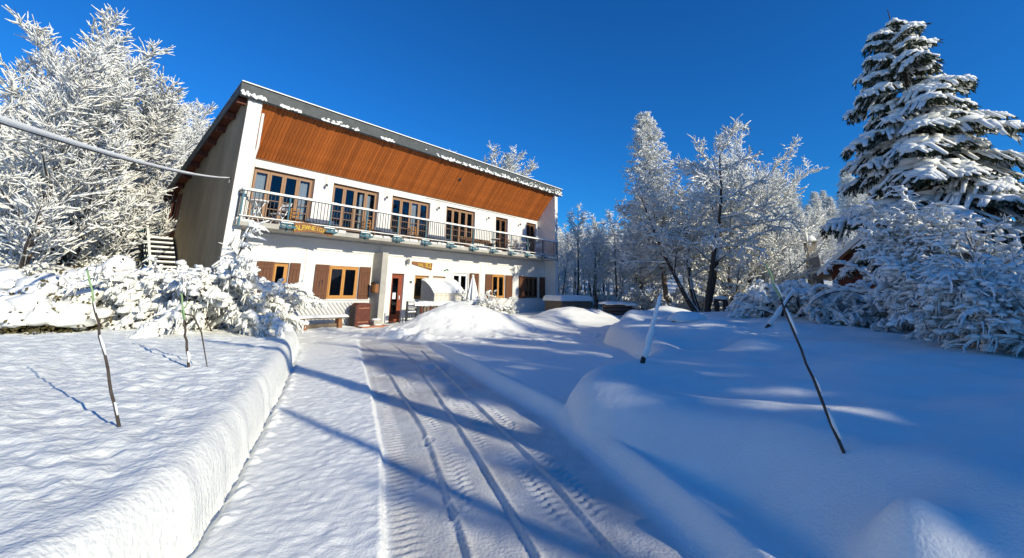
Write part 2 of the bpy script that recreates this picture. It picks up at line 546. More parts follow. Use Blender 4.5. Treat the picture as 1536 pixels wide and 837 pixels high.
gx = axis([(-7.5, -4.2, 0.05), (-4.2, -3.0, 0.03), (-3.0, 1.4, 0.018), (1.4, 3.2, 0.04), (3.2, 8.5, 0.07)], -420, 420)
gy = axis([(1.2, 2.2, 0.04), (2.2, 6.2, 0.018), (6.2, 9.0, 0.028), (9.0, 13.5, 0.045), (13.5, 22.0, 0.08)], -260, 520)
GX, GY = np.meshgrid(gx, gy)
GZ, DL, DRL, DRR, DR = height(GX, GY)
ny, nx = GX.shape
idx = np.arange(nx * ny).reshape(ny, nx)
quads = np.stack([idx[:-1, :-1], idx[:-1, 1:], idx[1:, 1:], idx[1:, :-1]], -1).reshape(-1, 4)
fc = lambda A: ((A[:-1, :-1] + A[1:, 1:]) / 2).ravel()
fdl, fdrl, fdrr, fdr, fy_ = fc(DL), fc(DRL), fc(DRR), fc(DR), fc(GY)
P3 = np.stack([GX, GY, GZ], -1)
dzx = np.gradient(GZ, gx, axis=1)
dzy = np.gradient(GZ, gy, axis=0)
NR = np.stack([-dzx, -dzy, np.ones_like(GZ)], -1)
NR /= np.linalg.norm(NR, axis=-1, keepdims=True)
P3 = P3.reshape(-1, 3)
NR = NR.reshape(-1, 3)
m_bl = fdl > 0
m_br = (fdr > 0) & ~m_bl
m_road = (fdrl < 0) & (fdrr < 0) & ~m_bl & ~m_br & (fy_ < 13.5) & (fy_ > -25)
m_rest = ~(m_bl | m_br | m_road)

def sheet(name, mask, m):
    q = quads[mask]
    used = np.unique(q)
    remap = np.zeros(nx * ny, np.int32)
    remap[used] = np.arange(len(used))
    me = mesh_np(name, P3[used], remap[q], smooth=True)
    me.normals_split_custom_set_from_vertices([tuple(n) for n in NR[used]])
    if name == 'driveway':
        a_ = me.attributes.new('packed', 'FLOAT', 'POINT')
        pk_ = sstep(0.0, 0.16, -DRR.ravel()[used]) * sstep(0.0, 0.07, -DRL.ravel()[used]) * (1 - sstep(12.2, 13.4, GY.ravel()[used]))
        a_.data.foreach_set('value', pk_.astype(np.float32))
    o = link(name, me, m, None, 'structure')
    return o

sheet('driveway', m_road, M['road'])
sheet('snow_bank', m_bl, M['bank'])
sheet('snow_bank', m_br, M['snow'])
sheet('snow_ground', m_rest, M['snow'])

def ground_z(x, y):
    return float(height(np.array([[float(x)]]), np.array([[float(y)]]))[0][0, 0])

# ---------------------------------------------------------------- the chalet (local x along the facade, y into the house, z up)
house = hthing('chalet', 'long white chalet with sloped orange-brown plank fascia and a full-width balcony', 'chalet', 0, 0, 0)
UL, UR = 4.12, 22.02            # outer faces of the two end walls
WB = 6.4                        # depth behind the lower wall
UPY = 0.55                      # upper wall stands back
def roof_z(y):                  # roof underside along the slope
    return 7.50 - 0.335 * (y + 0.9)

def holed_wall(mb, x0, x1, z0, z1, y, holes, depth):
    xs = sorted({x0, x1, *[h[0] for h in holes], *[h[1] for h in holes]})
    zs = sorted({z0, z1, *[h[2] for h in holes], *[h[3] for h in holes]})
    for a, b in zip(xs[:-1], xs[1:]):
        for c, d in zip(zs[:-1], zs[1:]):
            mx, mz = (a + b) / 2, (c + d) / 2
            if any(h[0] < mx < h[1] and h[2] < mz < h[3] for h in holes):
                continue
            mb.add([(a, y, c), (b, y, c), (b, y, d), (a, y, d)], [(0, 1, 2, 3)])
    for a, b, c, d in holes:
        e = y + depth
        mb.add([(a, y, c), (b, y, c), (b, y, d), (a, y, d), (a, e, c), (b, e, c), (b, e, d), (a, e, d)],
               [(0, 4, 5, 1), (1, 5, 6, 2), (2, 6, 7, 3), (3, 7, 4, 0)])

LOW = [(5.95, 6.45, 1.04, 2.26), (7.90, 9.12, 1.04, 2.26), (10.68, 11.30, 0.08, 2.08), (11.88, 12.66, 1.02, 2.04), (12.90, 13.66, 1.30, 2.04),
       (14.10, 15.16, 1.04, 2.24), (16.90, 17.96, 1.04, 2.28), (19.75, 21.10, 1.04, 2.26)]
UPP = [(5.04, 7.20, 3.44, 5.55), (7.96, 10.05, 3.44, 5.56), (10.74, 12.92, 3.44, 5.55), (13.96, 16.02, 3.44, 5.58), (17.71, 18.77, 3.44, 5.57), (20.55, 21.55, 3.44, 5.62)]
m = MB()
holed_wall(m, UL + 0.3, UR - 0.3, 0.0, 3.30, 0.0, LOW, 0.22)
m.build('lower_wall', M['white'], house)
m = MB()
holed_wall(m, UL + 0.3, UR - 0.3, 3.30, 5.98, UPY, UPP, 0.20)
m.build('upper_wall', M['white'], house)
# raised piers and frames that leave the bays between them a little recessed
m = MB()
for a, b in ((6.98, 7.28), (15.97, 16.34), (18.74, 18.98)):
    m.box(a, b, -0.035, 0.05, 1.07, 2.80)
m.box(UL + 0.3, 9.72, -0.035, 0.05, 2.80, 3.2)
m.box(9.98, UR - 0.3, -0.036, 0.05, 2.80, 3.2)
m.build('wall_frame', M['white'], house)
for a, b in ((UL + 0.43, 9.66), (16.0, UR - 0.31)):
    MB().box(a, b, -0.05, 0.04, 0.985, 1.04).build('sill_course', M['base'], house, bevel=0.008)
    MB().box(a, b, -0.02, 0.04, 0.0, 0.985).build('wall_base', M['base'], house)

# end walls: rendered outside, white on the front edge and inside
def end_profile(y0):
    return [(y0, 0), (WB, 0), (WB, roof_z(WB)), (y0, roof_z(y0))]
m = MB().prism_x(end_profile(-0.775), UL, UL + 0.2)
m.build('side_wall', M['grey'], house)
m = MB().prism_x([(-0.80, 0), (0.0, 0), (0.0, 7.45), (-0.80, 7.47)], UL + 0.004, UL + 0.42)
m.build('end_wall', M['white'], house)
m = MB().prism_x(end_profile(-0.80), UR - 0.3, UR)
m.build('end_wall', M['white'], house)
m = MB()
m.add([(UL, WB, 0), (UR, WB, 0), (UR, WB, roof_z(WB)), (UL, WB, roof_z(WB))], [(0, 1, 2, 3)])
m.build('rear_wall', M['grey'], house)
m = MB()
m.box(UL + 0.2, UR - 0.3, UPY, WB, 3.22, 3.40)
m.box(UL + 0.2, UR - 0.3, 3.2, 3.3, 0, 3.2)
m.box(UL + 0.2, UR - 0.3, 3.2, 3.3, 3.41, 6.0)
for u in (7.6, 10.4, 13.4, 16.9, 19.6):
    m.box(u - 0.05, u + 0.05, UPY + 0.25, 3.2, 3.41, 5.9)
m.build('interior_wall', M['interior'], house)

# balcony slab
m = MB().box(4.28, 21.5, -1.10, UPY - 0.002, 3.25, 3.415)
m.build('balcony_slab', M['concrete'], house, bevel=0.01)
rs = np.random.RandomState(3)
m = MB()
x = 4.3
while x < 21.3:
    L = rs.uniform(0.15, 0.7)
    if rs.rand() < 0.75:
        hh = rs.uniform(0.015, 0.05)
        m.prism_x([(-1.14, 3.40), (-1.105, 3.36), (-1.0, 3.417), (-1.02, 3.43 + hh), (-1.1, 3.42 + hh)], x, min(x + L, 21.45))
    x += L + rs.uniform(0.02, 0.12)
m.build('slab_snow', M['snow'], house, kind='stuff')

# sloped planks under the roof edge
A0, A1 = Vector((0, UPY + 0.005, 5.87)), Vector((0, -0.79, 7.475))
PW = 0.121
npl = int(round((UR - 0.305 - (UL + 0.425)) / PW))
PW = (UR - 0.305 - (UL + 0.425)) / npl
d = (A1 - A0).normalized()
nrm = Vector((0, -d.z, d.y))
if nrm.z > 0:
    nrm = -nrm
pm = MB()
q = [A0, A1]
e = 0.0035
vs = []
for p in q:
    vs += [p + Vector((e, 0, 0)) + nrm * 0.006, p + Vector((e + 0.006, 0, 0)) + nrm * 0.014, p + Vector((PW - e - 0.006, 0, 0)) + nrm * 0.014, p + Vector((PW - e, 0, 0)) + nrm * 0.006,
           p + Vector((PW - e, 0, 0)) - nrm * 0.01, p + Vector((e, 0, 0)) - nrm * 0.01]
pm.add(vs, [(i, (i + 1) % 6, (i + 1) % 6 + 6, i + 6) for i in range(6)] + [(5, 4, 3, 2, 1, 0), (6, 7, 8, 9, 10, 11)])
clad = MB().add([A0 + Vector((UL + 0.42, 0.0, 0)), A0 + Vector((UR - 0.3, 0.0, 0)), A1 + Vector((UR - 0.3, 0, 0)), A1 + Vector((UL + 0.42, 0, 0))], [(0, 1, 2, 3)]).build('plank_fascia', M['redwood'], house)
pme = pm.mesh('plank')
for i in range(npl):
    child('plank', pme, M['plank'], clad, (UL + 0.425 + i * PW, 0, 0))
vc = A0.lerp(A1, 0.62) + nrm * 0.018
m = MB().tube([Vector((14.0, 0, 0)) + vc, Vector((14.0, 0, 0)) + vc + nrm * 0.02], 0.09, 12)
m.build('vent', M['dark'], house)
m = MB().box(UL + 0.42, UR - 0.3, UPY - 0.03, UPY + 0.1, 5.83, 5.868)
m.build('cover_strip', M['brown'], house)

# roof: a single slope falling to the back, metal fascia along the high front edge
XL, XR = UL - 0.30, UR + 0.28
roof = MB().prism_x([(-0.93, roof_z(-0.93) + 0.10), (-0.93, roof_z(-0.93) + 0.32), (WB + 0.45, roof_z(WB + 0.45) + 0.22), (WB + 0.45, roof_z(WB + 0.45) + 0.02)], XL + 0.02, XR - 0.02).build('roof', M['roofmetal'], house)
MB().prism_x([(-0.98, 7.40), (-0.90, 7.36), (-0.84, 7.84), (-0.94, 7.86)], XL, XR).build('roof_fascia', M['roofmetal'], roof)
for xx, nm in ((XL, 0), (XR - 0.03, 1)):
    MB().prism_x([(-0.95, 7.48), (-0.95, 7.84), (WB + 0.48, roof_z(WB + 0.48) + 0.24), (WB + 0.48, roof_z(WB + 0.48) - 0.02)], xx - 0.012, xx + 0.02).build('verge_board', M['roofmetal'], roof)
MB().prism_x([(-0.88, roof_z(-0.88) + 0.09), (-0.88, roof_z(-0.88) + 0.05), (WB + 0.44, roof_z(WB + 0.44) - 0.04), (WB + 0.44, roof_z(WB + 0.44))], XL + 0.025, UL - 0.003).build('verge_soffit', M['redwood'], roof)
for k in range(9):
    y = -0.55 + k * 0.84
    z = roof_z(y)
    MB().box(XL + 0.03, UL - 0.004, y - 0.09, y + 0.09, z - 0.17, z + 0.03).build('purlin', M['redwood'], roof, bevel=0.01)
# snow on the roof, and what clings to the fascia
rv = []
ys = np.linspace(-1.0, WB + 0.5, 20)
xs = np.linspace(XL - 0.02, XR + 0.02, 90)
SX, SY = np.meshgrid(xs, ys)
edge = np.minimum(1, np.minimum((SX - xs[0]) / 0.15, np.minimum((xs[-1] - SX) / 0.15, (SY - ys[0]) / 0.12)))
SZ = 7.50 - 0.335 * (SY + 0.9) + 0.335 + 0.115 * np.sqrt(np.clip(edge, 0, 1)) + 0.03 * vnoise(SX * 1.5, SY * 1.5) * edge
ii = np.arange(SX.size).reshape(SX.shape)
qd = np.stack([ii[:-1, :-1], ii[:-1, 1:], ii[1:, 1:], ii[1:, :-1]], -1).reshape(-1, 4)
low = np.stack([SX, SY, SZ * 0 + 7.50 - 0.335 * (SY + 0.9) + 0.30], -1)[0]
V = np.concatenate([np.stack([SX, SY, SZ], -1).reshape(-1, 3), low])
fr = np.array([[i, len(SX.ravel()) + i, len(SX.ravel()) + i + 1, i + 1] for i in range(len(xs) - 1)])
link('roof_snow', mesh_np('roof_snow', V, np.concatenate([qd, fr]), smooth=True), M['snow'], roof)

def ico(sub=2):
    import bmesh
    b = bmesh.new()
    bmesh.ops.create_icosphere(b, subdivisions=sub, radius=1)
    b.verts.ensure_lookup_table()
    v = np.array([x.co[:] for x in b.verts])
    f = np.array([[x.index for x in fa.verts] for fa in b.faces])
    b.free()
    return v, f
ICO1, ICO2, ICO3 = ico(1), ico(2), ico(3)

def lumps(pts, size, rs, base=ICO2, rough=0.35, flat=0.35):
    """many snow lumps as one mesh: pts (n,3), size (n,) or (n,3)"""
    bv, bf = base
    n = len(pts)
    size = np.asarray(size, float)
    if size.ndim == 1:
        size = np.stack([size, size, size * 0.75], 1)
    V = np.zeros((n, len(bv), 3))
    for i in range(n):
        fr_ = rs.uniform(1.3, 2.2, 3)
        ph = rs.uniform(0, 6.28, 6)
        dsp = 1 + rough * (np.sin(bv @ fr_ * 1.7 + ph[0]) * np.sin(bv[:, 1] * 2.6 + ph[1]) * 0.6 + 0.4 * np.sin(bv[:, 0] * 4 + ph[2]) * np.sin(bv[:, 1] * 4.3 + ph[3]) * np.sin(bv[:, 2] * 4 + ph[4]))
        v = bv * dsp[:, None]
        v[:, 2] = np.where(v[:, 2] < 0, v[:, 2] * flat, v[:, 2])
        a = ph[5]
        c, s_ = math.cos(a), math.sin(a)
        v = np.stack([v[:, 0] * c - v[:, 1] * s_, v[:, 0] * s_ + v[:, 1] * c, v[:, 2]], 1)
        V[i] = v * size[i] + pts[i]
    F = (bf[None] + (np.arange(n) * len(bv))[:, None, None]).reshape(-1, 3)
    return V.reshape(-1, 3), F

pts, sz = [], []
for k in range(620):
    x = rs.uniform(XL + 0.02, XR - 0.02)
    right = (x - XL) / (XR - XL)
    t = abs(rs.normal(0, 0.10 + 0.35 * right ** 3))
    if vnoise(np.array([x * 1.3]), np.array([3.0]))[0] + 0.35 * right < -0.08 and t < 0.3:
        continue
    if t > 1:
        continue
    pts.append((x, -0.985 + 0.035 * t, 7.40 + 0.44 * t))
    s_ = rs.uniform(0.015, 0.045) * (1.2 - 0.5 * t)
    sz.append((s_ * 1.8, 0.02, s_))
for k in range(40):
    pts.append((XL + rs.uniform(0.0, 0.75), -0.985, 7.40 + rs.uniform(0.0, 0.14)))
    sz.append((0.05, 0.02, 0.045))
V, Fc = lumps(np.array(pts), np.array(sz), rs, ICO1, flat=1)
link('clinging_snow', mesh_np('clinging_snow', V, None, Fc, True), M['snow'], roof, 'stuff')

# windows
def french(x0, x1, z0, z1, leaves, curtains, parent=house, narrow=False):
    y = UPY + 0.12
    f = MB()
    t = 0.06
    f.box(x0, x1, y, y + 0.07, z1 - t, z1)
    f.box(x0, x0 + t, y, y + 0.07, z0, z1 - t)
    f.box(x1 - t, x1, y, y + 0.07, z0, z1 - t)
    f.box(x0 + t, x1 - t, y, y + 0.07, z0, z0 + 0.05)
    win = f.build('french_window', M['brown'], parent, bevel=0.004)
    n = leaves
    L = (x1 - x0 - 2 * t) / n
    for i in range(n):
        a = x0 + t + i * L
        b = a + L
        g = MB()
        st = 0.075
        g.box(a + 0.004, a + st, y - 0.012, y + 0.05, z0 + 0.055, z1 - t - 0.004)
        g.box(b - st, b - 0.004, y - 0.012, y + 0.05, z0 + 0.055, z1 - t - 0.004)
        g.box(a + st, b - st, y - 0.008, y + 0.05, z1 - t - 0.09, z1 - t - 0.004)
        g.box(a + st, b - st, y - 0.008, y + 0.05, z0 + 0.055, z0 + 0.42)
        for zz in (z0 + 0.72, z0 + 1.02):
            g.box(a + st, b - st, y + 0.005, y + 0.035, zz - 0.012, zz + 0.012)
        g.build('leaf', M['tanframe'] if not narrow else M['brown'], win)
        MB().box(a + st, b - st, y + 0.02, y + 0.026, z0 + 0.42, z1 - t - 0.09).build('pane', M['glass'], win)
    for a, b in curtains:
        cm = MB()
        k = max(6, int((b - a) / 0.035))
        top = []
        for j in range(k + 1):
            xx = a + (b - a) * j / k
            top.append((xx, y + 0.15 + 0.025 * math.sin(j * 1.9)))
        vs = [(p[0], p[1], z1 - 0.1) for p in top] + [(p[0], p[1], z0 + 0.08) for p in top]
        cm.add(vs, [(j, j + k + 1, j + k + 2, j + 1) for j in range(k)])
        cm.build('curtain', M['curtain'], win, smooth=True)
    return win
french(*UPP[0], 4, [(5.05, 5.55), (6.78, 7.06)])
french(*UPP[1], 4, [(9.30, 9.82)])
french(*UPP[2], 4, [(11.92, 12.28)])
french(*UPP[3], 4, [])
french(*UPP[4], 2, [], narrow=True)
french(*UPP[5], 2, [], narrow=True)

def casement(x0, x1, z0, z1, n, key, depth=0.10):
    y = depth
    f = MB()
    t = 0.06
    f.box(x0, x1, y, y + 0.06, z1 - t, z1)
    f.box(x0, x1, y, y + 0.06, z0, z0 + t)
    f.box(x0, x0 + t, y, y + 0.06, z0 + t, z1 - t)
    f.box(x1 - t, x1, y, y + 0.06, z0 + t, z1 - t)
    win = f.build('window', M[key], house, bevel=0.004)
    L = (x1 - x0 - 2 * t) / n
    for i in range(n):
        a, b = x0 + t + i * L, x0 + t + (i + 1) * L
        g = MB()
        s_ = 0.065
        g.box(a + 0.003, a + s_, y - 0.015, y + 0.045, z0 + t + 0.003, z1 - t - 0.003)
        g.box(b - s_, b - 0.003, y - 0.015, y + 0.045, z0 + t + 0.003, z1 - t - 0.003)
        g.box(a + s_, b - s_, y - 0.012, y + 0.045, z0 + t + 0.003, z0 + t + s_)
        g.box(a + s_, b - s_, y - 0.012, y + 0.045, z1 - t - s_, z1 - t - 0.003)
        g.build('sash', M[key], win)
        MB().box(a + s_, b - s_, y + 0.012, y + 0.018, z0 + t + s_, z1 - t - s_).build('pane', M['glass'], win)
    return win
casement(*LOW[0], 1, 'honey')
casement(*LOW[1], 2, 'honey', 0.03)
casement(*LOW[3], 1, 'honey')
casement(*LOW[4], 1, 'honey')
casement(*LOW[5], 2, 'plastic', 0.06)
casement(*LOW[6], 2, 'honey', 0.03)
casement(*LOW[7], 3, 'brown')

def shutter(x0, x1, z0, z1):
    mb = MB()
    n = max(3, int(round((x1 - x0) / 0.115)))
    for i in range(n):
        a, b = x0 + (x1 - x0) * i / n, x0 + (x1 - x0) * (i + 1) / n
        mb.box(a + 0.003, b - 0.003, -0.075, -0.045, z0, z1)
    sh = mb.build('shutter', M['shutter'], house, bevel=0.003)
    for zz in (z0 + 0.18, z1 - 0.18):
        MB().box(x0 + 0.02, x1 - 0.02, -0.092, -0.076, zz - 0.045, zz + 0.045).build('batten', M['shutter'], sh, bevel=0.004)
    return sh
for a, b in ((5.40, 5.93), (6.46, 6.82), (7.36, 7.88), (9.13, 9.62), (15.22, 15.86), (16.36, 16.88), (17.98, 18.56), (19.16, 19.72), (21.12, 21.66)):
    shutter(a, b, 1.03, 2.27)

# entrance door
x0, x1, z0, z1 = LOW[2]
f = MB()
f.box(x0, x1, 0.12, 0.19, z1 - 0.08, z1)
f.box(x0, x0 + 0.06, 0.12, 0.19, z0, z1 - 0.08)
f.box(x1 - 0.06, x1, 0.12, 0.19, z0, z1 - 0.08)
door = f.build('door', M['door'], house, bevel=0.004)
g = MB()
g.box(x0 + 0.06, x0 + 0.13, 0.11, 0.16, z0 + 0.01, z1 - 0.085)
g.box(x1 - 0.20, x1 - 0.06, 0.11, 0.16, z0 + 0.01, z1 - 0.085)
g.box(x0 + 0.13, x1 - 0.20, 0.11, 0.16, z0 + 0.01, z0 + 0.32)
g.box(x0 + 0.13, x1 - 0.20, 0.11, 0.16, z1 - 0.2, z1 - 0.085)
g.build('leaf', M['door'], door, bevel=0.004)
MB().box(x0 + 0.13, x1 - 0.20, 0.13, 0.138, z0 + 0.32, z1 - 0.2).build('pane', M['glass'], door)
MB().box(x0 + 0.18, x0 + 0.34, 0.120, 0.125, 1.02, 1.28).build('notice', M['paper'], door)
MB().box(x1 - 0.15, x1 - 0.11, 0.06, 0.11, 1.0, 1.16).build('handle', M['plastic'], door, bevel=0.006)
MB().box(x0, x1, 0.0, 0.22, 0.03, 0.08).build('threshold', M['brick'], door)

# wing wall beside the entrance
MB().box(9.72, 9.98, -0.66, -0.0005, 0, 2.86).build('wing_wall', M['concrete'], house, bevel=0.006)  # a white wall; the grey puts the shade of its side face into the colour
# trellis strips on the base under the first window
m = MB()
x = 5.2
while x < 9.9:
    a0, a1 = max(x, 5.3), min(x + 0.75, 9.2)
    if a1 - a0 > 0.12:
        za = 0.92 - (a0 - x) / 0.75 * 0.84
        zb = 0.92 - (a1 - x) / 0.75 * 0.84
        m.bar((a0, -0.085, za), (a1, -0.085, zb), 0.014, 0.008)
    x += 0.155
m.build('trellis', M['base'], house, kind='stuff')
# drainpipe, conduit, hook, downpipe at the rear corner
m = MB().tube([(4.66, -0.62, 7.10), (4.66, -0.62, 5.95), (4.62, -0.60, 5.6), (4.60, -0.60, 3.42)], 0.048, 10)
m.build('drainpipe', M['white'], house, smooth=True)
MB().tube([(12.6, UPY - 0.02, 5.76), (19.5, UPY - 0.02, 5.76)], 0.013, 6).build('conduit', M['concrete'], house)
MB().tube([(7.55, -0.06, 1.42), (7.55, -0.1, 1.66), (7.66, -0.1, 1.70), (7.66, -0.06, 1.5)], 0.012, 6).build('hook', M['dark'], house)
MB().tube([(UL - 0.06, WB - 0.25, 0.2), (UL - 0.06, WB - 0.25, 5.2)], 0.055, 8).build('drainpipe', M['redwood'], house)
MB().box(UL - 0.01, UL + 0.02, WB - 1.15, WB - 0.45, 3.15, 5.05).build('side_door', M['redwood'], house)

# balcony railing: snow-covered rail, thin uprights, teal posts, flower-box brackets
RY = -1.16
rail = MB()
rail.box(4.30, 21.46, RY - 0.025, RY + 0.025, 4.315, 4.345)
rail.box(4.30, 21.46, RY - 0.015, RY + 0.015, 3.505, 3.53)
for xe in (4.30, 21.44):
    rail.box(xe, xe + 0.02, RY + 0.025, -0.80, 4.315, 4.345)
    rail.box(xe, xe + 0.02, RY + 0.025, -0.80, 3.505, 3.53)
rail = rail.build('railing', M['dark'], house)
bm_ = MB().box(-0.009, 0.009, -0.009, 0.009, 3.53, 4.315).mesh('baluster')
k = 0
x = 4.42
while x < 21.42:
    child('baluster', bm_, M['dark'], rail, (x, RY, 0))
    x += 0.118
for xe in (4.31, 21.45):
    for j in range(3):
        child('baluster', bm_, M['dark'] if xe > 10 else M['teal'], rail, (xe, RY + 0.09 + 0.1 * j, 0))
pb = MB()
pb.box(-0.022, 0.022, -0.022, 0.022, 3.20, 4.315)
pb.box(-0.03, 0.03, -0.03, 0.03, 3.40, 3.43)
pme_ = pb.mesh('post')
POSTS = [4.33] + [5.72 + 1.42 * i for i in range(11)] + [21.43]
for i, x in enumerate(POSTS):
    child('post', pme_, M['teal'] if i < 10 else M['dark'], rail, (x, RY + 0.01, 0))
sn = MB()
x = 4.28
while x < 21.45:
    L = rs.uniform(0.4, 1.3)
    hh = 0.05 + rs.uniform(0, 0.015)
    b = min(x + L, 21.47)
    sn.prism_x([(RY - 0.034, 4.335), (RY + 0.034, 4.335), (RY + 0.034, 4.36 + hh * 0.5), (RY + 0.012, 4.35 + hh), (RY - 0.012, 4.35 + hh), (RY - 0.034, 4.36 + hh * 0.5)], x, b)
    x = b
sn.prism_x([(RY, 4.335), (-0.8, 4.335), (-0.8, 4.38), (RY, 4.38)], 4.28, 4.33)
sn.box(4.3, 21.46, RY - 0.02, RY + 0.03, 3.532, 3.56)
sn.build('rail_snow', M['snow'], rail)
br = MB()
br.box(-0.20, 0.20, -0.02, 0.005, 3.36, 3.39)
br.box(-0.20, 0.20, -0.02, 0.005, 3.44, 3.47)
for s_ in (-1, 1):
    br.box(s_ * 0.19 - 0.018, s_ * 0.19 + 0.018, -0.02, 0.005, 3.28, 3.47)
    br.box(s_ * 0.19 - 0.012, s_ * 0.19 + 0.012, -0.19, -0.02, 3.30, 3.325)
br.box(-0.21, 0.21, -0.20, -0.18, 3.30, 3.36)
bme = br.mesh('box_bracket')
bs = MB()
bs.box(-0.19, 0.19, -0.185, 0.0, 3.327, 3.345)
bs.prism([(-0.21, 3.472), (0.21, 3.472), (0.17, 3.50), (-0.18, 3.505)], -0.02, 0.01)
bsm = bs.mesh('bracket_snow')
for i in range(11):
    o = child('box_bracket', bme, M['teal'], house, (5.72 + 1.42 * i, RY - 0.02, 0))
    child('bracket_snow', bsm, M['snow'], o)

# ---------------------------------------------------------------- things on and beside the chalet
def text_mesh(txt, size, extr=0.006):
    cu = bpy.data.curves.new('lettering', 'FONT')
    cu.body = txt
    cu.size = size
    cu.extrude = extr
    cu.align_x = 'CENTER'
    o = bpy.data.objects.new('tmp', cu)
    COL.objects.link(o)
    dg = bpy.context.evaluated_depsgraph_get()
    me = bpy.data.meshes.new_from_object(o.evaluated_get(dg))
    bpy.data.objects.remove(o)
    v = np.empty(len(me.vertices) * 3)
    me.vertices.foreach_get('co', v)
    v = v.reshape(-1, 3)
    v = np.stack([v[:, 0], -v[:, 2], v[:, 1]], 1)     # upright, facing the front
    me.vertices.foreach_set('co', v.ravel())
    me.update()
    return me, v

# hanging arched name board
sg = hthing('hanging_sign', 'curved wooden name board with yellow letters ALPANEIGE hanging from the balcony', 'sign', 6.55, 1.22, 3.30)
n = 14
top, bot = [], []
for i in range(n + 1):
    t = i / n
    x = -0.62 + 1.30 * t
    arch = 0.10 * (1 - (2 * t - 0.75) ** 2)
    hw = 0.165 - 0.10 * t ** 1.6
    top.append((x, arch + hw))
    bot.append((x, arch - hw))
MB().prism(bot + top[::-1], -0.02, 0.02).build('board', M['signwood'], sg)
for i, ch in enumerate('ALPANEIGE'):
    t = (i + 0.55) / 11.6
    x = -0.60 + 1.30 * t
    arch = 0.10 * (1 - (2 * t - 0.75) ** 2)
    hgt = (0.165 - 0.10 * t ** 1.6)
    me, v = text_mesh(ch, hgt * 1.55)
    o = child('letter', me, M['yellow'], sg, (x, -0.024, arch - hgt * 0.55))
    o.rotation_euler = (0, math.atan(0.10 * 2 * (2 * t - 0.75) * 2 / 1.3), 0)
for x in (-0.4, 0.4):
    MB().tube([(x, 0, 0.12), (x, 0.08, 0.26)], 0.008, 5).build('chain', M['dark'], sg)
sg2 = hthing('wall_sign', 'tapering wooden board with yellow letters VAL SOL above the entrance windows', 'sign', 12.2, 0.02, 2.50)
MB().prism([(-0.56, 0.02), (0.56, -0.20), (0.58, 0.12), (-0.56, 0.14)], -0.03, 0.0).build('board', M['signwood'], sg2)
for i, (ch, x, s_) in enumerate((('V', -0.20, 0.20), ('A', -0.08, 0.21), ('L', 0.03, 0.22), ('S', 0.22, 0.28), ('O', 0.36, 0.30), ('L', 0.48, 0.31))):
    me, v = text_mesh(ch, s_)
    child('letter', me, M['yellow'], sg2, (x, -0.036, -0.055 - 0.07 * (x + 0.2)))
em = hthing('wall_emblem', 'small green curved emblem on the white wall right of the yellow lettered board', 'emblem', 13.7, 0.02, 2.28)
arc = [(0.10 * math.cos(a) * 1.1, 0.13 * math.sin(a)) for a in np.linspace(2.9, 0.3, 9)]
inn = [(0.065 * math.cos(a) * 1.1, 0.08 * math.sin(a)) for a in np.linspace(0.3, 2.9, 9)]
MB().prism(arc + inn, -0.012, 0).build('arc', M['green'], em)
MB().box(-0.20, -0.09, -0.012, 0, 0.02, 0.065).build('bar', M['green'], em)
MB().box(-0.05, 0.12, -0.010, 0, -0.035, -0.02).build('line', M['cream'], em)
np_ = hthing('house_number', 'small dark number plate on the white wall right of the entrance door', 'number plate', 11.66, 0.02, 1.74)
MB().box(-0.06, 0.06, -0.012, 0, -0.045, 0.045).build('plate', M['navy'], np_)
me, v = text_mesh('12', 0.07, 0.002)
child('lettering', me, M['paper'], np_, (0, -0.015, -0.025))
for (u, z, a, b, key, lab) in ((10.15, 1.62, 0.10, 0.10, 'navy', 'dark square notice with white print left of the entrance door, upper left of three'),
                               (10.36, 1.64, 0.07, 0.08, 'paper', 'small pale notice left of the entrance door, upper right of three'),
                               (10.24, 1.33, 0.17, 0.13, 'navy', 'dark blue notice left of the entrance door, lowest of three')):
    t_ = hthing('notice', lab, 'notice', u, 0.004, z, 'notices left of the entrance door')
    MB().box(-a, a, -0.012, 0, -b, b).build('plate', M[key], t_)
    p = MB()
    if key == 'navy':
        p.box(-a * 0.2, a * 0.85, -0.016, -0.0125, -b * 0.1, b * 0.75)
        p.box(a * 0.3, a * 0.9, -0.016, -0.0125, -b * 0.8, -b * 0.25)
    else:
        p.box(-a * 0.6, a * 0.6, -0.016, -0.0125, -b * 0.2, b * 0.2)
        p.box(-a * 0.2, a * 0.2, -0.0165, -0.0125, -b * 0.6, b * 0.6)
    p.build('print', M['paper'] if key == 'navy' else M['navy'], t_)
# wall lantern by the entrance, six little pendant lamps above the balcony
wl = hthing('wall_lantern', 'grey lantern on a bracket high on the wall above the entrance door', 'lantern', 11.35, 0.0, 2.62)
MB().tube([(0, 0, 0.16), (0, -0.12, 0.20), (0, -0.16, 0.10)], 0.012, 6).build('bracket', M['concrete'], wl)
MB().tube([(0, -0.16, 0.10), (0, -0.16, 0.06), (0, -0.16, -0.08), (0, -0.16, -0.12)], [0.03, 0.085, 0.06, 0.02], 8).build('shade', M['greyfab'], wl)
MB().tube([(0, -0.16, -0.12), (0, -0.16, -0.2)], [0.025, 0.01], 6).build('finial', M['concrete'], wl)
cord = MB().tube([(0, 0, 0), (0, 0, 0.42)], 0.007, 5).mesh('cord')
shd = MB().tube([(0, 0, -0.10), (0, 0, -0.03), (0, 0, 0.0)], [0.055, 0.05, 0.02], 8).mesh('shade')
bulb = MB().tube([(0, 0, -0.15), (0, 0, -0.10)], [0.02, 0.035], 6).mesh('bulb')
plab = ['first pendant lamp from the left, hanging between the two leftmost balcony windows', 'second pendant lamp from the left, right of the second balcony window',
        'third pendant lamp, between the third and fourth balcony windows', 'fourth pendant lamp, left of the narrow balcony door', 'fifth pendant lamp, between the two narrow balcony doors', 'pendant lamp at the right end of the balcony beyond the last door']
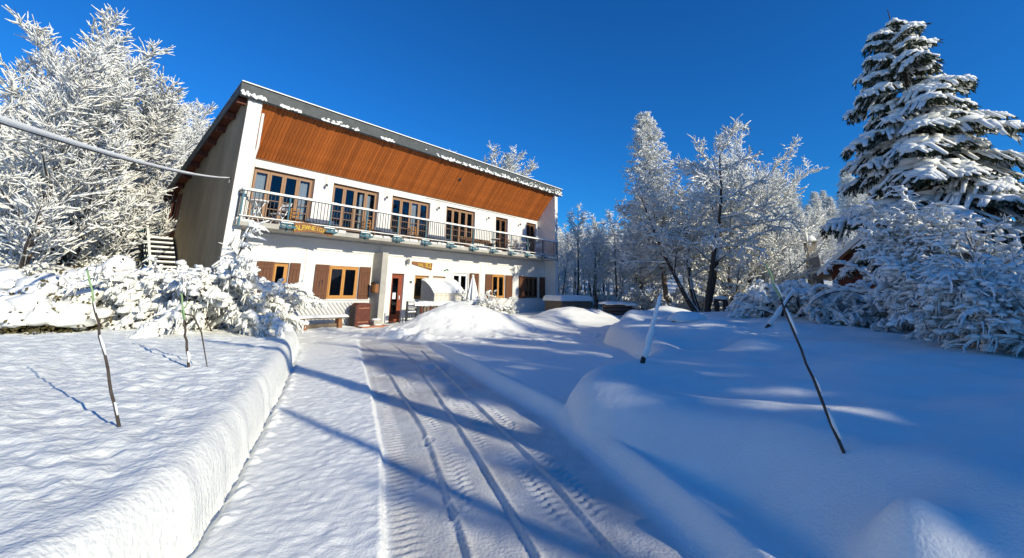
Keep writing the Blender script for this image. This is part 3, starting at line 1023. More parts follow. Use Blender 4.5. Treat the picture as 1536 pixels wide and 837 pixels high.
for u, lb in zip((7.6, 10.36, 13.35, 16.95, 19.75, 21.62), plab):
    t_ = hthing('pendant_lamp', lb, 'lamp', u, -0.40, 5.42, 'pendant lamps above the balcony')
    child('cord', cord, M['concrete'], t_)
    child('shade', shd, M['dark'], t_)
    child('bulb', bulb, M['plastic'], t_)

# letter box on the wing wall, rust-brown cabinet, white planter, step
lb_ = hthing('letter_box', 'brown letter box with a brass flap on the grey side of the wing wall', 'letter box', 9.72, 0.42, 1.28)
MB().prism_x([(-0.16, 0), (0.16, 0), (0.16, 0.34), (0.0, 0.40), (-0.16, 0.34)], -0.16, -0.002).build('body', M['signwood'], lb_, bevel=0.006)
MB().box(-0.168, -0.161, -0.12, 0.02, 0.04, 0.30).build('flap', M['honey'], lb_)
MB().prism_x([(-0.18, 0.34), (0.0, 0.415), (0.18, 0.34), (0.18, 0.36), (0.0, 0.44), (-0.18, 0.36)], -0.18, 0.0).build('lid', M['dark'], lb_)
cb = hthing('corrugated_cabinet', 'rust-brown ribbed cabinet standing between the trellis and the wing wall', 'cabinet', 9.05, 0.52, 0.0)
poly = [(-0.30, 0.03), (0.32, 0.03), (0.32, 0.86), (0.24, 0.90), (-0.18, 0.90), (-0.30, 0.80)]
MB().prism(poly, -0.20, 0.22).build('body', M['rust'], cb, bevel=0.01)
for k in range(9):
    MB().box(-0.345, -0.30, -0.19, 0.2, 0.06 + 0.085 * k, 0.10 + 0.085 * k).build('rib', M['dark'], cb)
MB().box(-0.20, 0.24, -0.215, -0.201, 0.70, 0.73).build('ledge', M['brick'], cb)
MB().box(-0.20, 0.24, -0.215, -0.201, 0.20, 0.23).build('ledge', M['brick'], cb)
pl_ = hthing('planter', 'square white stone planter at the foot of the wing wall', 'planter', 9.55, 0.85, 0.02)
MB().prism([(-0.17, 0), (0.17, 0), (0.20, 0.26), (-0.20, 0.26)], -0.18, 0.18).build('tub', M['concrete'], pl_, bevel=0.02)
V, Fc = lumps(np.array([[0, 0, 0.26]]), np.array([[0.18, 0.17, 0.07]]), rs)
link('snow_cap', mesh_np('snow_cap', V, None, Fc, True), M['snow'], pl_)
st_ = hthing('entrance_step', 'low terracotta step in front of the wing wall and cabinet', 'step', 9.45, 1.05, 0.0)
MB().box(-0.75, 0.45, -0.28, 0.30, 0.0, 0.10).build('tread', M['brick'], st_, bevel=0.01)
V, Fc = lumps(np.array([[-0.5, 0.0, 0.10], [0.1, 0.1, 0.10]]), np.array([[0.25, 0.2, 0.05], [0.2, 0.15, 0.04]]), rs)
link('snow_cap', mesh_np('snow_cap', V, None, Fc, True), M['snow'], st_)

# snow-covered bench on logs
bn = hthing('bench', 'weathered wooden bench under a slab of snow by the trellis wall', 'bench', 7.45, 0.80, 0.0, rz=0.02)
for k in range(3):
    MB().box(-0.88, 0.88, -0.20 + 0.14 * k, -0.08 + 0.14 * k, 0.40, 0.45).build('seat_plank', M['wood_grey'], bn, bevel=0.008)
for x in (-0.62, 0.62):
    MB().prism_x([(-0.17, 0), (0.17, 0), (0.12, 0.39), (-0.12, 0.39)], x - 0.07, x + 0.07).build('leg', M['signwood'], bn, bevel=0.01)
MB().tube([(-0.80, 0.02, 0.16), (0.78, 0.04, 0.16)], 0.075, 8).build('stretcher', M['wood_grey'], bn)
xs_ = np.linspace(-0.92, 0.92, 24)
ys_ = np.linspace(-0.24, 0.24, 9)
SX, SY = np.meshgrid(xs_, ys_)
ed = np.clip(np.minimum((0.92 - abs(SX)) / 0.08, (0.24 - abs(SY)) / 0.07), 0, 1)
SZ = 0.445 + 0.085 * np.sqrt(ed) + 0.02 * vnoise(SX * 4, SY * 4) * ed
ii = np.arange(SX.size).reshape(SX.shape)
qd = np.stack([ii[:-1, :-1], ii[:-1, 1:], ii[1:, 1:], ii[1:, :-1]], -1).reshape(-1, 4)
link('snow_cap', mesh_np('snow_cap', np.stack([SX, SY, SZ], -1).reshape(-1, 3), qd, smooth=True), M['snow'], bn)

# balcony furniture
def bistro_table(u, wd, lab, key='plastic'):
    t_ = hthing('bistro_table', lab, 'table', u, wd, 3.415, 'tables on the balcony')
    MB().tube([(0, 0, 0.70), (0, 0, 0.725)], 0.30, 16).build('table_top', M[key], t_)
    V, Fc = lumps(np.array([[0, 0, 0.725]]), np.array([[0.28, 0.28, 0.06]]), rs)
    link('snow_cap', mesh_np('snow_cap', V, None, Fc, True), M['snow'], t_)
    for s_ in (-1, 1):
        for r_ in (-1, 1):
            MB().tube([(s_ * 0.22, r_ * 0.22, 0.0), (-s_ * 0.16, r_ * 0.18, 0.70)], 0.014, 6).build('leg', M[key], t_)
    return t_
def chair(u, wd, rz, lab, key='plastic'):
    t_ = hthing('balcony_chair', lab, 'chair', u, wd, 3.415, 'chairs on the balcony', rz)
    for k in range(4):
        MB().box(-0.20, 0.20, -0.20 + 0.105 * k, -0.11 + 0.105 * k, 0.43, 0.45).build('seat_slat', M[key], t_)
    for k in range(2):
        MB().box(-0.20, 0.20, 0.21 + 0.03 * k, 0.23 + 0.03 * k, 0.60 + 0.14 * k, 0.69 + 0.14 * k).build('back_slat', M[key], t_)
    for s_ in (-1, 1):
        MB().tube([(s_ * 0.20, -0.22, 0.0), (s_ * 0.20, 0.06, 0.42), (s_ * 0.20, 0.26, 0.86)], 0.013, 6).build('frame', M[key], t_)
        MB().tube([(s_ * 0.18, 0.26, 0.0), (s_ * 0.18, -0.18, 0.43)], 0.013, 6).build('leg', M[key], t_)
    return t_
def low_bench(u, wd, L, lab, key='bluefab'):
    t_ = hthing('balcony_bench', lab, 'bench', u, wd, 3.415, 'benches on the balcony')
    MB().box(-L / 2, L / 2, -0.2, 0.2, 0.36, 0.42).build('seat', M[key], t_, bevel=0.01)
    MB().box(-L / 2, L / 2, 0.17, 0.22, 0.45, 0.58).build('backrest', M[key], t_, bevel=0.01)
    for x in (-L / 2 + 0.1, L / 2 - 0.1):
        MB().box(x - 0.03, x + 0.03, -0.18, 0.20, 0.0, 0.36).build('leg', M['brown'], t_)
    return t_
bistro_table(4.95, 0.62, 'round white bistro table at the left end of the balcony')
chair(4.50, 0.45, 1.5, 'white folding chair left of the white bistro table on the balcony')
chair(5.75, 0.35, -1.2, 'white folding chair right of the white bistro table on the balcony')
low_bench(7.55, -0.25, 1.1, 'dark bench with red-brown legs between the first two balcony windows')
low_bench(10.35, -0.25, 0.9, 'dark bench between the second and third balcony windows')
low_bench(13.3, -0.25, 1.3, 'dark bench between the third and fourth balcony windows')
low_bench(15.3, 0.45, 2.2, 'long low brown bench in front of the fourth balcony window', 'brown')
bistro_table(17.1, 0.1, 'dark table left of the first narrow balcony door', 'brown')
chair(18.1, 0.35, 0.4, 'wooden deck chair in front of the first narrow balcony door', 'tanframe')
bistro_table(19.35, 0.35, 'white garden table between the two narrow balcony doors')
chair(18.95, 0.2, 1.2, 'white garden chair left of the table between the narrow balcony doors')
chair(20.6, 0.4, -1.0, 'white garden chair in front of the last balcony door')
for u, lb in ((6.62, 'small orange wooden chair behind the first balcony window'), (9.62, 'orange wooden chair with rungs in the second balcony window'), (12.0, 'orange wooden rocking chair by the third balcony window')):
    t_ = hthing('wooden_chair', lb, 'chair', u, -0.32, 3.415, 'orange chairs by the balcony windows', 0.3)
    MB().box(-0.17, 0.17, -0.17, 0.17, 0.40, 0.43).build('seat', M['orange'], t_)
    for sx in (-1, 1):
        MB().box(sx * 0.16 - 0.015, sx * 0.16 + 0.015, -0.17, -0.14, 0, 0.40).build('leg', M['orange'], t_)
        MB().box(sx * 0.16 - 0.015, sx * 0.16 + 0.015, 0.14, 0.17, 0, 0.85).build('leg', M['orange'], t_)
    for zz in (0.55, 0.68, 0.81):
        MB().box(-0.145, 0.145, 0.145, 0.165, zz, zz + 0.04).build('rung', M['orange'], t_)
pt = hthing('potted_plant', 'green plant in a pot in front of the fourth balcony window', 'plant', 14.9, -0.1, 3.415)
MB().tube([(0, 0, 0), (0, 0, 0.25)], [0.10, 0.14], 10).build('pot', M['brick'], pt)
lf = MB()
for k in range(40):
    a = rs.uniform(0, 6.28)
    e_ = rs.uniform(0.1, 0.5)
    b_ = Vector((0.03 * math.cos(a), 0.03 * math.sin(a), 0.25))
    c_ = b_ + Vector((math.cos(a) * 0.2 * rs.rand(), math.sin(a) * 0.2 * rs.rand(), e_))
    s__ = Vector((-math.sin(a), math.cos(a), 0)) * 0.025
    lf.add([b_, b_.lerp(c_, 0.5) + s__, c_, b_.lerp(c_, 0.5) - s__], [(0, 1, 2, 3)])
lf.build('foliage', M['needle'], pt)

# terrace: gate, picket fence, arched white shelter, folded parasol
gate = hthing('metal_gate', 'small dark metal gate with snow on its rails in front of the entrance door', 'gate', 10.75, 1.42, 0.0)
for x in (-0.24, 0.24):
    MB().box(x - 0.03, x + 0.03, -0.03, 0.03, 0, 0.98).build('post', M['dark'], gate)
for zz in (0.25, 0.52, 0.80):
    r_ = MB().box(-0.21, 0.21, -0.015, 0.015, zz, zz + 0.035).build('rail', M['dark'], gate)
    MB().prism([(-0.2, zz + 0.036), (0.2, zz + 0.036), (0.16, zz + 0.085), (-0.17, zz + 0.08)], -0.03, 0.03).build('rail_snow', M['snow'], gate)
for k in range(5):
    MB().box(-0.17 + 0.085 * k - 0.007, -0.17 + 0.085 * k + 0.007, -0.007, 0.007, 0.05, 0.80).build('bar', M['dark'], gate)
MB().box(-0.2, 0.2, -0.02, 0.02, 0.70, 0.80).build('panel', M['greyfab'], gate)
pk = hthing('picket_fence', 'low round-topped picket fence with a snow cap on every picket below the white shelter', 'fence', 11.15, 1.40, 0.0)
for k in range(22):
    x = 0.085 + k * 0.165
    MB().box(x - 0.05, x + 0.05, -0.02, 0.02, 0.0, 0.80 + rs.uniform(-0.02, 0.02)).build('picket', M['wood_grey'] if k % 3 else M['rust'], pk)
pts = np.array([[0.085 + k * 0.165, 0, 0.80] for k in range(22)] )
V, Fc = lumps(pts, np.array([[0.085, 0.11, 0.13]] * 22), rs)
link('snow_cap', mesh_np('snow_cap', V, None, Fc, True), M['snow'], pk)
for zz in (0.28, 0.62):
    MB().box(0.0, 3.62, 0.021, 0.05, zz, zz + 0.06).build('rail', M['wood_grey'], pk)
xs_ = np.linspace(-0.35, 3.7, 60)
ys_ = np.linspace(-0.12, 0.35, 8)
SX, SY = np.meshgrid(xs_, ys_)
SZ = 0.90 + 0.06 * np.clip(np.minimum((SY + 0.12) / 0.06, (SX + 0.35) / 0.08), 0, 1) ** 0.5 + 0.04 * vnoise(SX * 4, SY * 4)
ii = np.arange(SX.size).reshape(SX.shape)
qd = np.stack([ii[:-1, :-1], ii[:-1, 1:], ii[1:, 1:], ii[1:, :-1]], -1).reshape(-1, 4)
ly = np.stack([SX, SY, SZ], -1)
Vb = ly[0].copy()
Vb[:, 2] -= 0.09
n0 = SX.size
fr = np.array([[i, n0 + i, n0 + i + 1, i + 1] for i in range(59)])
link('rail_snow', mesh_np('rail_snow', np.concatenate([ly.reshape(-1, 3), Vb]), np.concatenate([qd, fr]), smooth=True), M['snow'], pk)

sh = hthing('garden_shelter', 'white arched shelter with a grey end panel, snow on its roof, behind the fence', 'shelter', 11.98, 1.25, 0.0)
W_, L_ = 0.90, 1.80
def prof(k, off=0.0):
    t = k / 10
    y = W_ * t
    return (y, 1.30 + off + 0.52 * (1 - (1 - t) ** 1.9))
front = [prof(k) for k in range(11)]
MB().prism_x([(0.0, 0.55), (W_, 0.55)] + front[::-1], 0.0, 0.03).build('end_panel', M['greyfab'], sh)
MB().prism_x([(0.0, 0.55), (W_, 0.55)] + front[::-1], L_ - 0.03, L_).build('end_panel', M['greyfab'], sh)
MB().box(0.03, L_ - 0.03, 0.0, 0.02, 0.55, 1.30).build('front_panel', M['cream'], sh)
g = MB()
for k in range(8):
    x = 0.12 + k * 0.26
    g.box(x - 0.006, x + 0.006, -0.008, -0.0005, 0.56, 1.29)
for k in range(4):
    g.box(0.04, L_ - 0.04, -0.0095, -0.001, 0.62 + 0.19 * k, 0.632 + 0.19 * k)
g.build('grid', M['concrete'], sh)
m = MB()
m.prism_x(front + [(y, z + 0.02) for y, z in front[::-1]], -0.01, L_ + 0.01)
m.build('arched_roof', M['plastic'], sh)
vs, n = [], 11
for x in np.linspace(-0.03, L_ + 0.03, 16):
    e_ = min(1, (x + 0.03) / 0.1, (L_ + 0.03 - x) / 0.1)
    for k in range(n):
        y, z = prof(k)
        vs.append((x, y - (0.05 if k == 0 else 0), z + 0.02 + 0.11 * math.sqrt(max(0, e_)) + 0.01 * math.sin(x * 5 + k) - (0.09 if k == 0 else 0)))
    y, z = prof(0)
    vs.append((x, y - 0.04, z - 0.0))
n = 12
order = []
for i in range(16):
    b = i * 12
    order.append([b + 11] + list(range(b, b + 11)))
fs = [(order[i][k], order[i + 1][k], order[i + 1][k + 1], order[i][k + 1]) for i in range(15) for k in range(11)]
MB().add(vs, fs).build('roof_snow', M['snow'], sh, smooth=True)

pa = hthing('parasol', 'folded white parasol wrapped in snow standing right of the arched shelter', 'parasol', 14.55, 0.95, 0.0)
MB().tube([(0, 0, 0), (0, 0, 2.15)], 0.025, 8).build('pole', M['wood_grey'], pa)
vs, fs = [], []
zz = [0.75, 0.95, 1.3, 1.7, 2.02, 2.1]
rr = [0.20, 0.26, 0.20, 0.12, 0.05, 0.01]
for z, r_ in zip(zz, rr):
    for j in range(16):
        a = 2 * math.pi * j / 16
        q = r_ * (1 + 0.25 * (-1) ** j)
        vs.append((q * math.cos(a), q * math.sin(a), z))
for i in range(5):
    for j in range(16):
        fs.append((i * 16 + j, i * 16 + (j + 1) % 16, (i + 1) * 16 + (j + 1) % 16, (i + 1) * 16 + j))
MB().add(vs, fs).build('canopy', M['plastic'], pa)
V, Fc = lumps(np.array([[0.05, -0.12, 1.5], [-0.05, -0.15, 1.15], [0, 0, 2.1]]), np.array([[0.09, 0.06, 0.2], [0.11, 0.07, 0.2], [0.06, 0.06, 0.06]]), rs, flat=1)
link('snow_cap', mesh_np('snow_cap', V, None, Fc, True), M['snow'], pa)

# wood store with a snow roof at the right corner of the house
ws = hthing('wood_store', 'low dark timber store with a thick snow roof at the right corner of the chalet', 'wood store', 20.9, 2.2, 0.0, rz=-0.25)
for k in range(9):
    MB().box(-1.1 + 0.245 * k, -1.1 + 0.245 * k + 0.235, -0.70, -0.66, 0.1, 0.95).build('plank', M['wood_grey'], ws)
MB().box(-1.1, 1.1, -0.655, 0.7, 0.1, 0.95).build('body', M['wood_grey'], ws)
xs_ = np.linspace(-1.25, 1.25, 26)
ys_ = np.linspace(-0.85, 0.85, 18)
SX, SY = np.meshgrid(xs_, ys_)
ed = np.clip(np.minimum((1.25 - abs(SX)) / 0.25, (0.85 - abs(SY)) / 0.22), 0, 1)
SZ = 0.95 + 0.30 * np.sqrt(1 - (1 - ed) ** 2) + 0.05 * vnoise(SX * 2, SY * 2) * ed
ii = np.arange(SX.size).reshape(SX.shape)
qd = np.stack([ii[:-1, :-1], ii[:-1, 1:], ii[1:, 1:], ii[1:, :-1]], -1).reshape(-1, 4)
link('roof_snow', mesh_np('roof_snow', np.stack([SX, SY, SZ], -1).reshape(-1, 3), qd, smooth=True), M['snow'], ws)

# outside stair along the grey side wall
stair = hthing('outside_stair', 'steel outside stair with snow on every tread climbing the grey side wall', 'stair', 0, 0, 0)
X0, X1 = 3.15, 4.02
Y0, Y1, ZT = 1.2, 5.2, 3.15
nst = 17
for k in range(nst):
    t = (k + 0.5) / nst
    y = Y0 + (Y1 - Y0) * t
    z = ZT * (k + 1) / nst
    o = MB().box(X0, X1, y - 0.13, y + 0.13, z - 0.04, z).build('tread', M['dark'], stair)
    MB().prism_x([(y - 0.15, z + 0.001), (y + 0.13, z + 0.001), (y + 0.12, z + 0.05), (y - 0.12, z + 0.06)], X0 - 0.01, X1 + 0.01).build('tread_snow', M['snow'], o)
for x in (X0 - 0.05, X1 + 0.01):
    MB().prism_x([(Y0 - 0.2, -0.05), (Y0 + 0.05, -0.05), (Y1, ZT - 0.2), (Y1, ZT), (Y1 - 0.2, ZT)], x, x + 0.04).build('stringer', M['dark'], stair)
rl = MB()
rl.bar((X0 - 0.03, Y0, 0.95), (X0 - 0.03, Y1, ZT + 0.95), 0.025)
rl.bar((X0 - 0.03, Y0, 0.55), (X0 - 0.03, Y1, ZT + 0.55), 0.012)
for k in range(10):
    t = k / 9
    rl.bar((X0 - 0.03, Y0 + (Y1 - Y0) * t, ZT * t + 0.05), (X0 - 0.03, Y0 + (Y1 - Y0) * t, ZT * t + 0.95), 0.012)
rl.build('handrail', M['teal'], stair)
MB().bar((X0 - 0.03, Y0, 0.99), (X0 - 0.03, Y1, ZT + 0.99), 0.035, 0.025).build('rail_snow', M['snow'], stair)
MB().box(2.85, UL + 0.8, Y1, Y1 + 1.9, ZT - 0.12, ZT).build('landing', M['concrete'], stair)
V, Fc = lumps(np.array([[3.2, Y1 + 0.6, ZT], [3.7, Y1 + 1.0, ZT]]), np.array([[0.35, 0.6, 0.22], [0.4, 0.7, 0.16]]), rs, ICO3)
link('landing_snow', mesh_np('landing_snow', V, None, Fc, True), M['snow'], stair)
lr = MB()
for zz in (0.25, 0.5, 0.75, 1.0):
    lr.bar((2.87, Y1 + 0.03, ZT + zz), (X0, Y1 + 0.03, ZT + zz), 0.015)
    lr.bar((2.87, Y1 + 0.03, ZT + zz), (2.87, Y1 + 1.88, ZT + zz), 0.015)
    lr.bar((2.87, Y1 + 1.88, ZT + zz), (UL + 0.78, Y1 + 1.88, ZT + zz), 0.015)
for x, y in ((2.87, Y1 + 0.03), (2.87, Y1 + 1.88), (X0, Y1 + 0.03), (4.0, Y1 + 1.88)):
    lr.bar((x, y, ZT), (x, y, ZT + 1.02), 0.02)
lr.build('landing_rail', M['teal'], stair)
for zz in (0.52, 1.02):
    MB().bar((2.87, Y1 + 0.03, ZT + zz + 0.02), (X0, Y1 + 0.03, ZT + zz + 0.02), 0.03, 0.02).build('rail_snow', M['snow'], stair)
for x in (2.9, 3.9):
    MB().box(x - 0.05, x + 0.05, Y1 + 1.75, Y1 + 1.85, 0, ZT - 0.12).build('post', M['dark'], stair)
# firewood box left of the stair
fb = hthing('firewood_box', 'open dark box with orange firewood beside the foot of the outside stair', 'box', 2.72, -3.2, 0.75)
for (a, b, c, d) in ((-0.32, -0.28, -0.3, 0.3), (0.28, 0.32, -0.3, 0.3), (-0.28, 0.28, 0.26, 0.3)):
    MB().box(a, b, c, d, 0.0, 0.95).build('side_panel', M['redwood'], fb)
MB().box(-0.28, 0.28, -0.3, 0.26, 0.0, 0.04).build('bottom', M['redwood'], fb)
for k in range(12):
    x, z = -0.20 + 0.13 * (k % 4), 0.11 + 0.14 * (k // 4)
    MB().tube([(x, -0.28, z), (x, 0.2, z)], 0.06, 7).build('log', M['orange'], fb)
V, Fc = lumps(np.array([[0, 0, 0.95]]), np.array([[0.42, 0.38, 0.2]]), rs)
link('snow_cap', mesh_np('snow_cap', V, None, Fc, True), M['snow'], fb)

# ---------------------------------------------------------------- winter trees: branching skeletons, bark prisms and snow lying on every twig
class Skel:
    def __init__(s, seed):
        s.rng = np.random.RandomState(seed)
        s.seg = [[], [], [], [], []]          # per level: (p0, p1, r0, r1)

    def limb(s, p, d, L, r, lvl, n, wig, trop, r_end=0.35, droop=0.0):
        """walks a limb; returns its nodes [(pos, dir, t, radius)]"""
        rng = s.rng
        st = L / n
        d = d / np.linalg.norm(d)
        out = []
        for i in range(n):
            t0, t1 = i / n, (i + 1) / n
            r0, r1 = r * (1 - (1 - r_end) * t0), r * (1 - (1 - r_end) * t1)
            d = d + rng.normal(0, wig, 3)
            d[2] += trop / n - droop * t1 / n
            d = d / np.linalg.norm(d)
            q = p + d * st
            s.seg[lvl].append((p, q, r0, r1))
            p = q
            out.append((p, d.copy(), t1, r1))
        return out

def side_dir(d, ang, az):
    a = np.array([0, 0, 1.0]) if abs(d[2]) < 0.95 else np.array([1.0, 0, 0])
    x = np.cross(d, a)
    x /= np.linalg.norm(x)
    y = np.cross(x, d)
    return d * math.cos(ang) + (x * math.cos(az) + y * math.sin(az)) * math.sin(ang)

def seg_arrays(segs):
    P0 = np.array([a[0] for a in segs])
    P1 = np.array([a[1] for a in segs])
    R0 = np.array([a[2] for a in segs])
    R1 = np.array([a[3] for a in segs])
    return P0, P1, R0, R1

def prisms(P0, P1, R0, R1, k):
    D = P1 - P0
    D /= np.linalg.norm(D, axis=1, keepdims=True) + 1e-9
    A = np.where(np.abs(D[:, 2:3]) < 0.9, np.array([[0, 0, 1.0]]), np.array([[1.0, 0, 0]]))
    X = np.cross(D, A)
    X /= np.linalg.norm(X, axis=1, keepdims=True)
    Y = np.cross(X, D)
    ang = np.arange(k) * 2 * np.pi / k
    c, s_ = np.cos(ang), np.sin(ang)
    ring = X[:, None, :] * c[None, :, None] + Y[:, None, :] * s_[None, :, None]
    A0 = P0[:, None, :] + ring * R0[:, None, None]
    A1 = P1[:, None, :] + ring * R1[:, None, None]
    V = np.concatenate([A0, A1], 1)
    n = len(P0)
    j = np.arange(k)
    f = np.stack([j, (j + 1) % k, (j + 1) % k + k, j + k], 1)
    F = (f[None] + (np.arange(n) * 2 * k)[:, None, None]).reshape(-1, 4)
    return V.reshape(-1, 3), F

def snow_on(P0, P1, R0, R1, thick, rng, wrap=0.22, bare=0.0):
    """a ridge of snow along the upper side of each segment; steep segments carry less, rimed to the weather side"""
    if bare > 0:
        kp = rng.rand(len(P0)) > bare
        P0, P1, R0, R1 = P0[kp], P1[kp], R0[kp], R1[kp]
    D = P1 - P0
    L = np.linalg.norm(D, axis=1, keepdims=True) + 1e-9
    D = D / L
    hz = np.sqrt(np.clip(1 - D[:, 2] ** 2, 0, 1))
    upv = np.array([[0, 0, 1.0]]) - D * D[:, 2:3]
    un = np.linalg.norm(upv, axis=1, keepdims=True)
    side = np.where(un > 0.05, upv / np.maximum(un, 0.05), np.array([[0.6, -0.5, 0.0]]))
    X = np.cross(D, side)
    X /= np.linalg.norm(X, axis=1, keepdims=True) + 1e-9
    n = len(P0)
    k = wrap + (1 - wrap) * hz
    fat = rng.uniform(0.6, 1.5, n)
    h = thick * k * fat
    w0 = R0 * 0.9 + thick * 0.55 * k * fat
    w1 = R1 * 0.9 + thick * 0.55 * k * fat
    tp = np.clip(R1 / R0, 0.3, 1) ** 2.2
    w1 = w1 * tp
    h1 = h * tp
    ext = D * np.minimum(0.25 * L, 0.03)
    V = np.zeros((n, 8, 3))
    for b, (P, R, W, e, hb) in enumerate(((P0, R0, w0, -ext, h), (P1, R1, w1, ext, h1))):
        c = P + e
        V[:, b * 4 + 0] = c - X * W[:, None] - side * (R * 0.1)[:, None]
        V[:, b * 4 + 1] = c + X * W[:, None] - side * (R * 0.1)[:, None]
        V[:, b * 4 + 2] = c + X * (W * 0.55)[:, None] + side * (R * 0.8 + hb)[:, None]
        V[:, b * 4 + 3] = c - X * (W * 0.55)[:, None] + side * (R * 0.8 + hb)[:, None]
    f = np.array([[0, 1, 5, 4], [1, 2, 6, 5], [2, 3, 7, 6], [3, 0, 4, 7], [3, 2, 1, 0], [4, 5, 6, 7]])
    F = (f[None] + (np.arange(n) * 8)[:, None, None]).reshape(-1, 4)
    return V.reshape(-1, 3), F

def join(parts):
    Vs, Fs, b = [], [], 0
    for V, F in parts:
        Vs.append(V)
        Fs.append(F + b)
        b += len(V)
    return np.concatenate(Vs), np.concatenate(Fs)

def finish(sk, name, label, cat, bark, snow, loc=(0, 0, 0), group=None, trunk_lv=1, bark_lv=4, thick_scale=1.0, clumps=None, keep=None):
    """skeleton -> thing with trunk, branches and snow"""
    rng = sk.rng
    root = thing(name, label, cat, loc, 0, group)
    runs = []
    for sgm in sk.seg[0]:                       # every separate stem is a part of its own
        if not runs or np.abs(sgm[0] - runs[-1][-1][1]).max() > 1e-9:
            runs.append([])
        runs[-1].append(sgm)
    for rn in runs:
        V, F = prisms(*seg_arrays(rn), 8)
        link('trunk', mesh_np('trunk', V, F, smooth=True), bark, root)
    rest = [prisms(*seg_arrays(s), 6) for s in sk.seg[1:trunk_lv] if s]
    if rest:
        V, F = join(rest)
        link('stems', mesh_np('stems', V, F, smooth=True), bark, root, 'stuff')
    br = [prisms(*seg_arrays(s), 4 if i < 1 else 3) for i, s in enumerate(sk.seg[trunk_lv:bark_lv]) if s]
    if br:
        V, F = join(br)
        link('branches', mesh_np('branches', V, F), M['twig'] if bark is not M['needle'] else bark, root, 'stuff')
    sp = []
    for lv, s in enumerate(sk.seg):
        if s and snow[lv] > 0:
            sp.append(snow_on(*seg_arrays(s), snow[lv] * thick_scale, rng, bare=0.14 if lv >= 2 else 0.0))
    V, F = join(sp)
    link('snow', mesh_np('snow', V, F), M['tsnow'], root, 'stuff')
    if clumps is not None:
        V, Fc = lumps(clumps[0], clumps[1], rng, ICO1, flat=0.6)
        link('snow_clumps', mesh_np('snow_clumps', V, None, Fc, True), M['tsnow'], root, 'stuff')
    return root

def broad_tree(seed, hgt, nl=14, spread=0.95, rad=0.17, lean=(0, 0), dens=1.0, low=0.18, up=0.75, twl=0.5):
    """bare broadleaf with ascending limbs"""
    s = Skel(seed)
    g = s.rng
    tr = s.limb(np.zeros(3), np.array([lean[0], lean[1], 1.0]), hgt * 0.84, rad, 0, 14, 0.07, 0.25, 0.12)
    for i in range(nl):
        t = low + (0.97 - low) * (i + g.uniform(0, 0.8)) / nl
        k = min(13, int(t * 14))
        p, d, _, r = tr[k]
        L = hgt * 0.45 * (1 - 0.28 * t) * g.uniform(0.75, 1.25) * spread
        b = s.limb(p, side_dir(d, g.uniform(0.65, 1.15) * (1.2 - 0.65 * t), i * 2.4 + g.uniform(-.4, .4)), L, max(0.02, r * 0.5), 1, 7, 0.09, up, 0.25)
        # secondary branches leave alternately to either side, twigs likewise, all pointing forward: open flat fans
        for j in range(0, 7):
            for q in range(2):
                p2, d2, t2, r2 = b[j]
                L2 = L * 0.40 * (1.15 - 0.65 * t2) * g.uniform(0.65, 1.2)
                sgn = math.pi * ((j + q) % 2) + g.normal(0, 0.55)
                c = s.limb(p2 - d2 * g.uniform(0, L / 8), side_dir(d2, g.uniform(0.55, 0.85), sgn), L2, max(0.013, r2 * 0.5), 2, 5, 0.09, 0.40, 0.35)
                for m_ in range(5):
                    for w_ in range(2):
                        if g.rand() > 0.80 * dens:
                            continue
                        p3, d3, t3, r3 = c[m_]
                        e = s.limb(p3 - d3 * g.uniform(0, L2 / 5), side_dir(d3, g.uniform(0.5, 0.85), math.pi * w_ + g.normal(0, 0.6)), twl * (1.15 - 0.5 * t3) * g.uniform(0.5, 1.2), 0.010, 3, 3, 0.22, 0.30, 0.4)
                        if g.rand() < 0.5 * dens:
                            p4, d4, _, _ = e[0]
                            s.limb(p4, side_dir(d4, 0.7, math.pi * (g.rand() < 0.5) + g.normal(0, 0.5)), twl * 0.5 * g.uniform(0.6, 1.2), 0.007, 4, 1, 0.1, 0.1, 0.5)
    return s

def larch_tree(seed, hgt, width, lean=(0, 0), nw=46, dens=1.0):
    """conical larch: whorls of fine level branches, hanging twigs, all rimed"""
    s = Skel(seed)
    g = s.rng
    tr = s.limb(np.zeros(3), np.array([lean[0], lean[1], 1.0]), hgt, hgt * 0.014, 0, 24, 0.012, 0.0, 0.06)
    for i in range(nw):
        t = 0.14 + 0.85 * (i + g.uniform(0, .9)) / nw
        x = t * 24
        k = min(22, int(x))
        p = tr[k][0] + (tr[k + 1][0] - tr[k][0]) * (x - k)
        d = tr[k][1]
        R = width * (1 - t) ** 0.8 * (0.55 + 0.45 * min(1, t / 0.3)) + 0.18
        for q in range(4):
            L = R * g.uniform(0.7, 1.12)
            b = s.limb(p, side_dir(d, g.uniform(1.15, 1.5), q * 1.57 + i * 0.9 + g.uniform(-.5, .5)), L, 0.012 + 0.012 * L / width, 1, 6, 0.07, 0.22, 0.3, droop=0.25)
            for j in range(6):
                for w_ in range(int(2 * dens + g.rand())):
                    p2, d2, t2, r2 = b[j]
                    L2 = (0.22 + 0.20 * L * (1.1 - t2)) * g.uniform(0.6, 1.2)
                    c = s.limb(p2 - d2 * g.uniform(0, L / 6), side_dir(d2, g.uniform(0.6, 1.2), g.uniform(0, 6.28)), L2, 0.006, 3, 2, 0.12, -0.12, 0.5)
                    if g.rand() < 0.8 * dens:
                        p3, d3, _, _ = c[0]
                        s.limb(p3, side_dir(d3, 0.9, g.uniform(0, 6.28)), L2 * 0.55, 0.005, 4, 1, 0.1, -0.1, 0.6)
    return s

